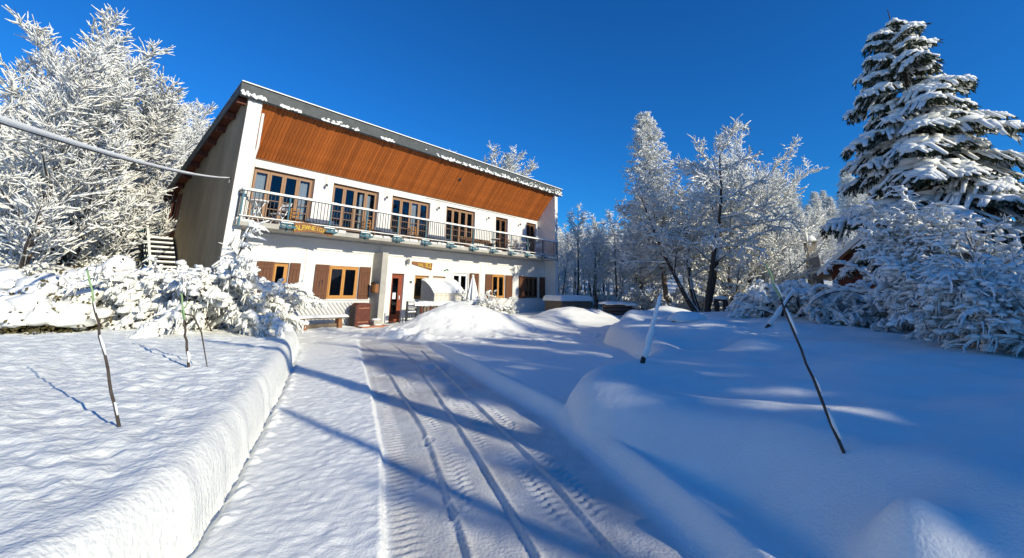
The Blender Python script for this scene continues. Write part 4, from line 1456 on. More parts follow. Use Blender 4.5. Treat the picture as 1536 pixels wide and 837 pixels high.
def slim_tree(seed, hgt, dens=1.0):
    """slender woodland tree: bare dark stem, narrow frosted top"""
    s = Skel(seed)
    g = s.rng
    tr = s.limb(np.zeros(3), np.array([g.uniform(-.06, .06), g.uniform(-.06, .06), 1.0]), hgt, 0.085, 0, 12, 0.035, 0.1, 0.15)
    for i in range(20):
        t = 0.22 + 0.76 * i / 20
        p, d, _, r = tr[min(11, int(t * 12))]
        L = hgt * 0.19 * (1.1 - 0.6 * t) * g.uniform(0.6, 1.3) * (0.6 + 0.6 * min(1, t / 0.5))
        b = s.limb(p, side_dir(d, g.uniform(0.6, 1.1), g.uniform(0, 6.28)), L, 0.022, 1, 5, 0.12, 0.3, 0.3)
        for j in range(1, 5):
            for q in range(int(2 * dens + g.rand())):
                p2, d2, t2, r2 = b[j]
                c = s.limb(p2, side_dir(d2, g.uniform(0.5, 1.0), g.uniform(0, 6.28)), L * 0.35 * g.uniform(0.6, 1.2), 0.01, 3, 2, 0.12, 0.1, 0.4)
                for w_ in range(int(2 * dens + g.rand())):
                    p3, d3, _, _ = c[w_ % 2]
                    s.limb(p3, side_dir(d3, 0.9, g.uniform(0, 6.28)), 0.28 * g.uniform(0.6, 1.3), 0.006, 4, 1, 0.1, 0, 0.6)
    return s

def arching_bush(seed, n, reach, hgt, spread=3.14, az0=0.0, heavy=1.0, dens=1.0, rad=0.03):
    """stems that rise, arch over and hang under their load of snow"""
    s = Skel(seed)
    g = s.rng
    for i in range(n):
        a = az0 + g.uniform(-spread, spread)
        v = g.uniform(0.7, 1.15)
        e = g.uniform(0.6, 1.25)
        d = np.array([math.cos(a) * math.cos(e), math.sin(a) * math.cos(e), math.sin(e)])
        L = (hgt * 1.2 + reach * 0.75) * v * 0.8
        p = np.array([g.normal(0, 0.25), g.normal(0, 0.25), -0.1])
        b = s.limb(p, d, L, rad * v, 1, 10, 0.05, 0.0, 0.3, droop=2.6 * heavy)
        for j in range(2, 10):
            for q in range(int(2 * dens + g.rand())):
                p2, d2, t2, r2 = b[j]
                L2 = L * 0.24 * (1.2 - 0.6 * t2) * g.uniform(0.5, 1.2)
                c = s.limb(p2, side_dir(d2, g.uniform(0.4, 0.9), g.uniform(0, 6.28)), L2 * 1.15, max(0.007, r2 * 0.5), 2, 5, 0.13, 0.15, 0.4, droop=1.9 * heavy)
                for m_ in range(4):
                    for w_ in range(int(2 * dens + g.rand())):
                        p3, d3, t3, r3 = c[m_]
                        s.limb(p3, side_dir(d3, g.uniform(0.5, 1.1), g.uniform(0, 6.28)), L2 * 0.45 * g.uniform(0.5, 1.2), 0.006, 3, 3, 0.16, -0.2, 0.3, droop=1.6)
    return s

def clump_points(sk, lvls, frac, size, rng):
    pts = []
    for lv in lvls:
        for a in sk.seg[lv]:
            if rng.rand() < frac:
                pts.append(a[1])
    pts = np.array(pts)
    sz = rng.uniform(0.5, 1.3, len(pts))[:, None] * np.array([[size * 1.25, size * 1.25, size * 0.8]])
    return pts, sz

def polar(px, py, dist):
    """ground position in the direction of a survey pixel at a distance in metres"""
    d = ray(px, py)
    d = d / math.hypot(d[0], d[1])
    x, y = d[0] * dist, d[1] * dist
    return (x, y, ground_z(x, y) - 0.05)

def at(px, dist, py=440):
    return polar(px, py, dist)

def z_at(px, py, dist):
    d = ray(px, py)
    return 1.47 + d[2] / math.hypot(d[0], d[1]) * dist

# ---- left wood
SN_BROAD = (0.04, 0.046, 0.040, 0.031, 0.027)
g0 = np.random.RandomState(5)
A1 = finish(broad_tree(21, 8.6, 15, 0.85, 0.13, low=0.10, dens=1.2), 'broadleaf_tree', 'tall snow-laden bare tree whose top reaches highest at the left of the photo', 'tree', M['bark_tan'], SN_BROAD, at(100, 17.5), 'snow-laden trees left of the chalet', trunk_lv=1, bark_lv=4)
A2 = finish(broad_tree(22, 8.0, 20, 0.85, 0.12, lean=(0.05, 0.03), low=0.08, dens=1.2), 'broadleaf_tree', 'snow-laden tree with an upswept pointed crown nearest the chalet roof', 'tree', M['bark'], SN_BROAD, at(228, 31), 'snow-laden trees left of the chalet', trunk_lv=1, bark_lv=4)
A3 = finish(broad_tree(23, 7.2, 19, 0.95, 0.13, lean=(-0.08, 0.05), low=0.10, dens=1.2), 'broadleaf_tree', 'dense snow-laden tree cut by the left edge of the photo', 'tree', M['bark_tan'], SN_BROAD, at(15, 15.5), 'snow-laden trees left of the chalet', trunk_lv=1, bark_lv=4)
A3.scale = (0.92, 0.92, 0.88)
LB = 'snow-laden bare tree standing among others in the wood left of the chalet'
A2.scale = (1.25, 1.25, 1.25)
for i, (src, px, dist, sc_, rz) in enumerate(((A2, 70, 19, 0.95, 1.0), (A1, 160, 24, 1.05, 2.2), (A3, 110, 22, 1.1, 4.0), (A2, 25, 24, 1.15, 3.0), (A1, -40, 20, 0.9, 5.0), (A3, 195, 28, 1.2, 0.6),
                                            (A3, 160, 29, 1.2, 1.5), (A2, 90, 30, 1.35, 2.0), (A1, 215, 36, 1.45, 3.3), (A3, 30, 31, 1.3, 5.4), (A1, 255, 42, 1.15, 1.1), (A2, 88, 20, 0.8, 5.1),
                                            (A2, 150, 26, 0.9, 2.4), (A3, 50, 27, 1.2, 0.3), (A1, 130, 36, 1.2, 4.4), (A2, 200, 38, 1.2, 0.9), (A3, -5, 38, 1.5, 2.9))):
    copy_tree(src, at(px, dist), rz, sc_, LB, 'trees in the wood left of the chalet')
for src, own, px, py, dist, rz, lb in ((A2, 8.9, 718, 214, 50, 1.3, 'frosted treetop showing highest above the roof edge of the chalet'), (A1, 10.2, 674, 216, 52, 0.3, 'low frosted treetop just showing above the chalet roof, left of the higher one'),
                                   (A3, 8.4, 752, 232, 50, 2.3, 'small frosted treetop above the roof line, right of the highest one'), (A2, 9.6, 785, 254, 52, 4.3, 'frosted twigs just above the roof line nearest its right end')):
    q_ = at(px, dist)
    copy_tree(src, q_, rz, (z_at(px, py, dist) - q_[2]) / own, lb, 'frosted treetops above the chalet roof')

# ---- middle: larch, many-stemmed tree, companions, slim wood
SN_FINE = (0.03, 0.035, 0.038, 0.038, 0.034)
LA = finish(larch_tree(31, 12.1, 3.7, lean=(-0.03, 0.0), nw=54, dens=1.7), 'larch_tree', 'tall pointed frosted larch with a reddish-brown trunk in the middle of the photo', 'tree', M['bark_tan'], (0.0, 0.03, 0, 0.034, 0.03), at(1000, 27), None)
def multi(seed):
    s = Skel(seed)
    g = s.rng
    for i, (lx, ly, h) in enumerate(((0.55, 0.1, 7.6), (-0.62, 0.1, 6.2), (0.12, -0.3, 7.2), (-0.2, 0.4, 5.5))):
        tr = s.limb(np.array([g.normal(0, .08), g.normal(0, .08), -0.1]), np.array([lx * 0.75, ly, 1.0]), h, 0.13, 0, 11, 0.05, 0.12, 0.15)
        for k in range(15):
            t = 0.28 + 0.7 * k / 15
            p, d, _, r = tr[min(10, int(t * 11))]
            L = h * 0.42 * (1.05 - 0.65 * t) * g.uniform(0.7, 1.2)
            b = s.limb(p, side_dir(d, g.uniform(0.8, 1.3), k * 2.4 + g.uniform(-.5, .5)), L, max(0.016, r * 0.45), 1, 6, 0.09, 0.1, 0.25, droop=0.5)
            for j in range(6):
                for q in range(2):
                    p2, d2, t2, r2 = b[j]
                    c = s.limb(p2, side_dir(d2, g.uniform(0.5, 1.0), g.uniform(0, 6.28)), L * 0.36 * (1.15 - 0.5 * t2) * g.uniform(0.6, 1.2), 0.01, 2, 3, 0.12, 0.0, 0.4, droop=0.4)
                    for m_ in range(3):
                        for w_ in range(2):
                            e = s.limb(c[m_][0], side_dir(c[m_][1], g.uniform(0.5, 1.1), g.uniform(0, 6.28)), 0.34 * g.uniform(0.5, 1.2), 0.006, 3, 2, 0.12, -0.1, 0.6)
    return s
MU = finish(multi(41), 'broadleaf_tree', 'frosted tree with several dark stems fanning from one base, right of the larch', 'tree', M['bark'], (0.03, 0.04, 0.036, 0.034, 0.03), at(1052, 24), None)
MU.scale = (1.22, 1.22, 1.18)
B1 = finish(broad_tree(24, 8.3, 22, 1.35, 0.14, dens=1.15, low=0.04, up=0.35), 'broadleaf_tree', 'dome-shaped frosted tree right of the many-stemmed tree', 'tree', M['bark'], SN_FINE, at(1120, 30), None, bark_lv=3)
copy_tree(B1, at(1098, 27), 5.0, 0.98, 'full frosted tree just right of the many-stemmed tree')
copy_tree(B1, at(1142, 29), 1.0, 0.85, 'low rounded frosted tree near the right end of the central group')
copy_tree(LA, at(960, 31), 2.2, (0.8, 0.8, 0.66), 'shorter frosted conifer left of the tall larch')
copy_tree(B1, at(1155, 34), 2.0, 1.0, 'lower frosted tree at the right edge of the central group, left of the stone chimney')
copy_tree(B1, at(1090, 38), 4.0, 1.15, 'frosted tree behind the dome-shaped tree in the central group')
copy_tree(LA, at(1205, 52), 1.0, (1.0, 1.0, 0.82), 'distant dark-stemmed frosted conifer behind the stone chimney')
T1 = finish(slim_tree(51, 6.8, 1.25), 'slender_tree', 'slender frosted tree with a bare dark stem in the thicket right of the chalet', 'tree', M['bark'], (0.025, 0.04, 0.035, 0.036, 0.034), at(865, 31), 'slender trees in the thicket right of the chalet', bark_lv=4)
T2 = finish(slim_tree(52, 6.2, 1.25), 'slender_tree', 'slender frosted tree with a bare dark stem in the thicket right of the chalet', 'tree', M['bark'], (0.025, 0.04, 0.035, 0.036, 0.034), at(893, 34), 'slender trees in the thicket right of the chalet', bark_lv=4)
T3 = finish(slim_tree(53, 6.6, 1.25), 'slender_tree', 'slender frosted tree with a bare dark stem in the thicket right of the chalet', 'tree', M['bark_tan'], (0.025, 0.04, 0.035, 0.036, 0.034), at(925, 33), 'slender trees in the thicket right of the chalet', bark_lv=4)
for i in range(64):
    px = g0.uniform(838, 990)
    dist = g0.uniform(29, 62)
    copy_tree((T1, T2, T3)[i % 3], at(px, dist), g0.uniform(0, 6.28), (0.60 + dist / 62.0 * 0.50) * g0.uniform(0.85, 1.12) * (0.9 if px > 930 else 1.0))
for i in range(40):
    px = g0.uniform(1020, 1200)
    copy_tree((T1, T2, T3)[i % 3], at(px, g0.uniform(38, 60)), g0.uniform(0, 6.28), g0.uniform(0.8, 1.3), 'slender frosted tree seen between the trees of the central group', 'slender trees behind the central group')

# ---- spruce on the right
def spruce(seed, hgt, width, nw=15):
    """boughs of drooping side sprays: snow on top of most of them, dark needles hanging below"""
    g = np.random.RandomState(seed)
    sk, nB, nT, nW = [], [], [], []
    snow_s, pads, padz = [], [], []
    for i in range(nw):
        t = 0.05 + 0.93 * (i / (nw - 1)) ** 0.92
        R = width * (1 - t) ** 0.66 + 0.10
        nb = int(6 + 3 * (1 - t))
        for b in range(nb):
            a = 6.283 * b / nb + i * 1.1 + g.uniform(-0.3, 0.3)
            L = R * g.uniform(0.55, 1.15)
            zz = hgt * t + g.uniform(-0.5, 0.5) * hgt / nw
            n = 8
            tt = np.linspace(0, 1, n + 1)
            rise = 0.05 + 0.5 * max(0, t - 0.72) / 0.28
            drp = (0.50 - 0.2 * t) * g.uniform(0.7, 1.35)
            fw = np.array([math.cos(a), math.sin(a), 0])
            sd_ = np.array([-math.sin(a), math.cos(a), 0])
            bend = g.normal(0, 0.12)
            pz = zz + L * (rise * tt - drp * tt ** 2 + 0.30 * np.clip(tt - 0.72, 0, 1))
            sp = fw * (L * tt * (1 - 0.08 * tt))[:, None] + sd_ * (L * bend * tt ** 2)[:, None] + np.array([0, 0, 1.0]) * pz[:, None]
            for j in range(n):
                sk.append((sp[j], sp[j + 1], 0.035 * (1 - tt[j]) + 0.006, 0.035 * (1 - tt[j + 1]) + 0.006))
                if tt[j] > 0.25 and g.rand() < 0.85:
                    hwid = 0.10 + 0.10 * L * math.sin(math.pi * min(1, tt[j] * 0.8 + 0.16))
                    pads.append(sp[j] + sd_ * g.normal(0, hwid * 0.5) + np.array([0, 0, 0.03]))
                    q_ = hwid * g.uniform(0.7, 1.25)
                    padz.append((q_ * 1.2, q_ * 1.2, 0.09 + 0.35 * q_))
                if tt[j] > 0.15:
                    w_ = (0.08 + 0.035 * L * (1 - abs(2 * tt[j] - 1.1))) * g.uniform(0.6, 1.3)
                    snow_s.append((sp[j], sp[j + 1], w_, w_ * 0.95, 0.10 * g.uniform(0.6, 1.3)))
            m_ = max(5, int(6.0 * L))
            for k in range(m_):
                u = 0.12 + 0.86 * (k + g.rand()) / m_
                x = u * n
                j = min(n - 1, int(x))
                p = sp[j] + (sp[j + 1] - sp[j]) * (x - j)
                for sgn in (-1, 1):
                    l2 = (0.34 * L * math.sin(math.pi * min(1, u * 0.80 + 0.16)) + 0.10) * g.uniform(0.7, 1.2)
                    d = fw * g.uniform(0.45, 0.8) + sd_ * sgn
                    d = d / np.linalg.norm(d)
                    q1 = p + d * l2 * 0.55 + np.array([0, 0, -0.10 * l2])
                    q2 = p + d * l2 * 0.95 + np.array([0, 0, -(0.38 + g.uniform(0, 0.25)) * l2])
                    sk.append((p, q1, 0.012, 0.009))
                    sk.append((q1, q2, 0.009, 0.005))
                    if g.rand() < 0.35:
                        pads.append(q1 + np.array([0, 0, 0.02]))
                        q_ = g.uniform(0.09, 0.17)
                        padz.append((q_, q_, q_ * 0.75))
                    if g.rand() < 0.88:
                        w_ = g.uniform(0.06, 0.12)
                        snow_s.append((p, q1, w_ * 1.1, w_, w_ * 0.75))
                        if g.rand() < 0.8:
                            snow_s.append((q1, q2, w_, w_ * 0.6, w_ * 0.6))
                    h_ = int(5 + 9 * l2)
                    f = g.rand(h_)
                    base = np.where((f < 0.55)[:, None], p + (q1 - p) * (f / 0.55)[:, None], q1 + (q2 - q1) * ((f - 0.55) / 0.45)[:, None])
                    dn = np.stack([d[0] * 0.5 + g.normal(0, .35, h_), d[1] * 0.5 + g.normal(0, .35, h_), -g.uniform(0.35, 1.1, h_)], 1)
                    dn /= np.linalg.norm(dn, axis=1, keepdims=True)
                    nB.append(base)
                    nT.append(base + dn * g.uniform(0.12, 0.34, h_)[:, None])
                    wv = np.cross(dn, g.normal(0, 1, (h_, 3)))
                    wv /= np.linalg.norm(wv, axis=1, keepdims=True) + 1e-9
                    nW.append(wv * 0.035)
    B, T, W = np.concatenate(nB), np.concatenate(nT), np.concatenate(nW)
    Mi = B + (T - B) * 0.4
    gv = np.stack([B, Mi + W, T, Mi - W], 1).reshape(-1, 3)
    gf = np.arange(len(gv)).reshape(-1, 4)
    # snow: rounded ridges, six-sided
    P0 = np.array([q[0] for q in snow_s]); P1 = np.array([q[1] for q in snow_s])
    w0 = np.array([q[2] for q in snow_s]); w1 = np.array([q[3] for q in snow_s]); hh = np.array([q[4] for q in snow_s])
    D = P1 - P0
    D /= np.linalg.norm(D, axis=1, keepdims=True)
    upv = np.array([[0, 0, 1.0]]) - D * D[:, 2:3]
    upv /= np.linalg.norm(upv, axis=1, keepdims=True)
    X = np.cross(D, upv)
    prof_ = ((-1, -0.25), (1, -0.25), (0.95, 0.25), (0.45, 0.9), (-0.45, 0.9), (-0.95, 0.25))
    V = np.zeros((len(P0), 12, 3))
    for e, (P, w_, s_) in enumerate(((P0, w0, -1), (P1, w1, 1))):
        for c, (px_, pz_) in enumerate(prof_):
            V[:, e * 6 + c] = P + D * (s_ * 0.045) + X * (w_ * px_)[:, None] + upv * (hh * pz_ + 0.015)[:, None]
    f = np.array([[c, (c + 1) % 6, (c + 1) % 6 + 6, c + 6] for c in range(6)] + [[3, 2, 1, 0], [5, 4, 3, 0], [6, 7, 8, 9], [6, 9, 10, 11]])
    sf = (f[None] + (np.arange(len(P0)) * 12)[:, None, None]).reshape(-1, 4)
    return sk, gv, gf, V.reshape(-1, 3), sf, np.array(pads), np.array(padz)

def spruce_thing(seed, hgt, width, label, loc, lean=0.0, nw=19, group=None):
    bs_, gv, gf, sv, sf, pp_, pz_ = spruce(seed, hgt, width, nw)
    r = thing('spruce_tree', label, 'tree', loc, 0, group)
    zz = np.linspace(-0.2, hgt + 0.5, 16)
    MB().tube([(0, 0, z) for z in zz], list(0.20 * (1 - np.linspace(0, 1, 16)) + 0.012), 8).build('trunk', M['bark'], r)
    V, F = prisms(*seg_arrays(bs_), 3)
    link('branches', mesh_np('branches', V, F), M['twig'], r, 'stuff')
    link('needles', mesh_np('needles', gv, gf), M['needle'], r, 'stuff')
    link('snow', mesh_np('snow', sv, sf), M['tsnow'], r, 'stuff')
    V, Fc = lumps(pp_, pz_, np.random.RandomState(seed), ICO1, rough=0.5, flat=0.3)
    link('snow_pads', mesh_np('snow_pads', V, None, Fc, True), M['tsnow'], r, 'stuff')
    return r
SPX, SPY = 15.7, 15.0
spz = ground_z(SPX, SPY)
SP = spruce_thing(61, 12.3 - spz, 4.5, 'big dark green spruce with drooping snow-covered boughs at the right', (SPX, SPY, spz), nw=19)
SP.rotation_euler = (0.0, -0.055, 0.3)

# ---- trees out of the frame to the right and behind, whose shadows fall on the drive and the right bank
def toward_sun(x, y, s_):
    return (x + s_ * math.sin(rad(SUN_AZ)), y + s_ * math.cos(rad(SUN_AZ)))
SHG = 'trees outside the photo to the right that shade the drive'
def shade_tree(src, tipx, tipy, hgt, own, lab, rz=0.0, wide=1.0):
    x, y = toward_sun(tipx, tipy, hgt / math.tan(rad(SUN_EL)))
    k = hgt / own
    return copy_tree(src, (x, y, ground_z(x, y) - 0.1), rz, (k * wide, k * wide, k), lab, SHG)
for tx, ty, hh, wd_, lab in ((-2.9, 9.75, 9.5, 1.05, 'spruce outside the photo whose pointed shadow reaches furthest across the drive'), (-1.7, 11.7, 10.0, 0.8, 'spruce outside the photo, second of the row, shading the courtyard'), (-0.4, 13.4, 10.5, 1.15, 'spruce outside the photo shading the snow right of the drive'), (3.6, 17.8, 11.0, 0.95, 'spruce outside the photo, second from the far end of the row'), (7.6, 21.5, 11.5, 1.3, 'spruce outside the photo at the far end of the row'), (5.8, 19.6, 11.0, 0.95, 'spruce outside the photo shading the back of the right bank'), (0.95, 3.75, 6.3, 1.0, 'short spruce outside the photo, middle one of the three nearest'), (0.85, 4.6, 6.5, 0.95, 'short spruce outside the photo shading the lower right part of the drive')):
    shade_tree(SP, tx, ty, hh, 12.0, lab, tx * 3.0, wd_)

shade_tree(A1, 2.3, 2.6, 7.0, 8.6, 'bare snow-laden tree outside the photo nearest behind the camera', 1.0, 0.9)
shade_tree(B1, 0.4, 10.0, 9.0, 9.0, 'bare snow-laden tree outside the photo standing in front of the row of spruces', 2.0, 0.9)
shade_tree(B1, 1.3, 14.9, 10.0, 9.0, 'bare snow-laden tree outside the photo between two spruces', 0.7, 0.9)

def snag(tipx, tipy, hgt, r0, label, fork=False, lean=(0, 0)):
    x, y = toward_sun(tipx, tipy, hgt / math.tan(rad(SUN_EL)))
    s = Skel(int(abs(tipx * 100)) + 7)
    tr = s.limb(np.array([0, 0, -0.2]), np.array([lean[0], lean[1], 1.0]), hgt, r0, 0, 10, 0.012, 0.0, 0.6)
    if fork:
        for k, (a, L) in enumerate(((0.5, 1.9), (-0.4, 1.4), (2.4, 1.3), (3.6, 1.7), (1.5, 1.0))):
            p, d, _, r = tr[(7, 6, 8, 5, 7)[k]]
            s.limb(p, side_dir(d, 0.8, a), L, r * 0.6, 1, 5, 0.08, 0.2, 0.5)
    return finish(s, 'broken_trunk', label, 'tree', M['bark'], (0.03, 0.04, 0, 0, 0), (x, y, ground_z(x, y)), SHG)
snag(-2.05, 4.93, 5.2, 0.10, 'bare thin trunk outside the photo whose shadow lies across the wheel tracks')
snag(-9.4, 12.7, 8.4, 0.21, 'thick forked trunk outside the photo whose shadow crosses drive and left bank', True)

# ---------------------------------------------------------------- undergrowth, bushes, sticks, cable, far things
SN_BUSH = (0.0, 0.06, 0.055, 0.045, 0)
UB = finish(arching_bush(71, 18, 1.1, 1.3, heavy=0.8), 'snowy_bush', 'tangled snow-covered bush at the edge of the wood behind the hedge', 'bush', M['bark'], SN_BUSH, at(60, 17), 'snowy undergrowth left of the chalet', trunk_lv=2, bark_lv=4)
for i, (px, d_) in enumerate(((5, 16.5), (45, 15.8), (88, 15.6), (125, 15.4), (150, 16.2), (30, 17.5), (10, 18.5), (110, 16.8), (150, 19), (140, 18), (150, 20.5), (130, 23), (85, 21), (40, 23), (170, 23), (185, 29), (120, 26), (215, 33), (-20, 20), (20, 28))):
    copy_tree(UB, at(px, d_), i * 1.3, 0.65 + 0.15 * (i % 3), 'tangled snow-covered bush among the trunks left of the chalet')
for i in range(16):
    copy_tree(UB, at(838 + i * 10.5, 30 + (i * 7 % 11) * 1.6), i * 2.1, 0.5 + 0.2 * (i % 3), 'low frosted undergrowth at the foot of the thicket right of the chalet', 'undergrowth of the thicket')

for i, (px, d_) in enumerate(((1005, 26), (1035, 28), (1075, 26.5), (1115, 25.5), (1150, 26.5), (1180, 27.5), (1090, 30), (1160, 31), (980, 29), (1200, 33))):
    copy_tree(UB, at(px, d_), i * 1.1, 0.75 + 0.2 * (i % 3), 'low frosted bush at the foot of the central group of trees', 'undergrowth of the central group')

# leaning heavily laden shrub in front of the house corner
rg = np.random.RandomState(8)
sk = arching_bush(72, 44, 1.1, 1.4, heavy=1.0, dens=1.0, rad=0.03)
lead = sk.limb(np.array([0.1, 0.0, 0.0]), np.array([0.42, -0.05, 1.0]), 2.35, 0.05, 1, 10, 0.04, 0.1, 0.35, droop=0.0)
for p, d, t, r in lead[2:]:
    for q in range(2):
        c = sk.limb(p, side_dir(d, rg.uniform(0.5, 1.1), rg.uniform(0, 6.28)), rg.uniform(0.35, 0.8) * (1.2 - t), 0.012, 2, 4, 0.12, 0, 0.4, droop=0.9)
        for e in c[1:]:
            sk.limb(e[0], side_dir(e[1], 0.8, rg.uniform(0, 6.28)), 0.25, 0.006, 3, 2, 0.1, -0.2, 0.5)
finish(sk, 'snowy_shrub', 'large shrub bowed down by snow in front of the left corner of the chalet', 'shrub', M['bark'], (0, 0.08, 0.075, 0.04, 0), at(318, 11.6), None, trunk_lv=2, bark_lv=4,
       clumps=clump_points(sk, (1, 2), 0.22, 0.085, rg))
sk = arching_bush(73, 20, 0.8, 0.75, heavy=0.9, dens=1.0, rad=0.025)
finish(sk, 'snowy_shrub', 'finely twigged frosted shrub right of the bowed shrub, before the first shuttered window', 'shrub', M['bark'], (0, 0.03, 0.03, 0.024, 0), at(392, 12.8), None, trunk_lv=2, bark_lv=4)
sk = arching_bush(74, 14, 0.75, 0.55, heavy=1.0, dens=0.9, rad=0.025)
finish(sk, 'snowy_shrub', 'low snow-laden shrub between the hedge and the outside stair', 'shrub', M['bark'], (0, 0.075, 0.07, 0.04, 0), at(258, 11.2), None, trunk_lv=2, bark_lv=4,
       clumps=clump_points(sk, (1, 2), 0.25, 0.08, rg))

# hedge of leafy bushes with pillows of snow
def hedge_bush(seed, rx, hgt):
    g = np.random.RandomState(seed)
    r = thing('hedge_bush', 'x', 'bush')
    n = 40
    pts, sz = [], []
    for k in range(n):
        a = g.uniform(0, 6.28)
        e = math.acos(g.uniform(0.0, 1.0))
        f = g.uniform(0.72, 1.0)
        pts.append((rx * f * math.sin(e) * math.cos(a), rx * f * math.sin(e) * math.sin(a), hgt * (0.10 + 0.90 * math.cos(e) * f)))
        s_ = g.uniform(0.10, 0.21)
        sz.append((s_ * g.uniform(1, 1.4), s_ * g.uniform(1, 1.4), s_ * g.uniform(0.8, 1.05)))
    V, F = lumps(np.array(pts), np.array(sz), g, ICO2, rough=0.45, flat=0.45)
    link('snow', mesh_np('snow', V, None, F, True), M['tsnow'], r, 'stuff')
    m_ = 2600
    P = np.array(pts)[g.randint(0, n, m_)] + g.normal(0, 0.12, (m_, 3)) + np.array([0, 0, -0.15])
    d = g.normal(0, 1, (m_, 3))
    d /= np.linalg.norm(d, axis=1, keepdims=True)
    w_ = np.cross(d, g.normal(0, 1, (m_, 3)))
    w_ /= np.linalg.norm(w_, axis=1, keepdims=True)
    ln = g.uniform(0.05, 0.11, m_)[:, None]
    V = np.stack([P, P + d * ln * 0.5 + w_ * 0.022, P + d * ln, P + d * ln * 0.5 - w_ * 0.022], 1).reshape(-1, 3)
    link('leaves', mesh_np('leaves', V, np.arange(len(V)).reshape(-1, 4)), M['leaf'], r, 'stuff')
    mb = MB()
    for k in range(14):
        q = Vector(pts[k * 2])
        mb.tube([(0.1 * math.cos(k), 0.1 * math.sin(k), -0.2), q * 0.5, q], [0.02, 0.015, 0.006], 5)
    mb.build('stems', M['bark'], r, 'stuff')
    return r
HB = [hedge_bush(81, 0.75, 0.95), hedge_bush(82, 0.6, 0.8), hedge_bush(83, 0.9, 0.75)]
HL = ['leftmost hedge bush under rounded pillows of snow', 'hedge bush with pillows of snow, second from the left edge', 'hedge bush with big snow pillows just left of the leaning stick',
      'tallest hedge bush with round snow caps behind the leaning stick', 'low hedge bush right of the leaning stick', 'hedge bush in front of the firewood box', 'small hedge bush at the foot of the outside stair', 'spreading snow-pillowed bush low in front of the hedge']
for i, (px, d_, k, sc_) in enumerate(((8, 12.2, 0, 1.0), (48, 12.4, 2, 1.1), (98, 11.9, 2, 1.2), (138, 12.2, 0, 1.35), (178, 12.4, 1, 1.25), (205, 12.9, 0, 0.95), (238, 12.6, 1, 0.85), (75, 11.2, 1, 1.0))):
    loc = at(px, d_)
    loc = (loc[0], loc[1], max(loc[2], 0.42))
    if i < 3 and HB[i].location.length == 0:
        HB[k].location = loc
    if i in (0, 1, 4):
        o = HB[k]
        o.location = loc
        o.scale = (sc_,) * 3
        o['label'] = HL[i]
        o['group'] = 'hedge bushes on the left bank'
    else:
        copy_tree(HB[k], loc, i * 1.7, sc_, HL[i], 'hedge bushes on the left bank')

# snow-covered heap with a smooth roof at the far left
hp = thing('snow_heap', 'smooth blue-grey snow heap at the left edge behind the hedge', 'snow heap', at(22, 16.5))
xs_ = np.linspace(-1, 1, 28)
SX, SY = np.meshgrid(xs_, xs_)
q = np.clip(1 - SX ** 4 - SY ** 4, 0, 1)
SZ = 1.75 * q ** 0.45 * (1 - 0.12 * SX) + 0.05 * vnoise(SX * 4, SY * 4)
ii = np.arange(SX.size).reshape(SX.shape)
qd = np.stack([ii[:-1, :-1], ii[:-1, 1:], ii[1:, 1:], ii[1:, :-1]], -1).reshape(-1, 4)
link('snow', mesh_np('snow', np.stack([SX * 1.5, SY * 1.5, SZ * 0.95 - 0.3], -1).reshape(-1, 3), qd, smooth=True), M['snow'], hp)

# bowed bushes and a leaning tree behind the right bank
SN_R = (0, 0.08, 0.06, 0.03, 0)
sk1 = arching_bush(91, 26, 1.5, 0.9, heavy=1.2, dens=0.7, rad=0.05)
R1 = finish(sk1, 'bowed_bush', 'snow-bowed bush left of the dark wooden gable', 'bush', M['bark'], SN_R, at(1190, 15.5), 'bowed bushes behind the right bank', trunk_lv=2, bark_lv=4, clumps=clump_points(sk1, (2, 3), 0.28, 0.055, rg))
sk2 = arching_bush(92, 26, 1.7, 1.4, heavy=1.1, dens=0.65, rad=0.055)
R2 = finish(sk2, 'bowed_bush', 'tall snow-bowed bush standing in front of the spruce', 'bush', M['bark'], SN_R, at(1388, 14.6), 'bowed bushes behind the right bank', trunk_lv=2, bark_lv=4, clumps=clump_points(sk2, (2, 3), 0.28, 0.055, rg))
RL = ['snow-bowed bush below the dark wooden gable', 'snow-bowed bush at the right edge in front of the spruce', 'snow-bowed bush between the spruce trunk and the right edge of the photo', 'low snow-bowed bush right of the central group of trees', 'snow-bowed bush behind the others below the chimney']
for (src, px, d_, rz, sc_), lb in zip(((R1, 1262, 14.8, 2.0, 0.6), (R2, 1440, 13.8, 3.3, 0.95), (R1, 1500, 13.2, 4.6, 1.0), (R1, 1160, 18, 1.0, 0.95), (R1, 1225, 18.5, 5.4, 0.55)), RL):
    copy_tree(src, at(px, d_), rz, sc_, lb)
copy_tree(R2, at(1362, 17), 1.9, 0.8, 'snow-bowed bush right of the dark wooden gable, in front of the spruce')
copy_tree(R1, at(1405, 16), 0.4, 1.1, 'upright snow-bowed bush right in front of the spruce trunk')
def rescale(o, k):
    o.scale = (k, k, k)
    return o
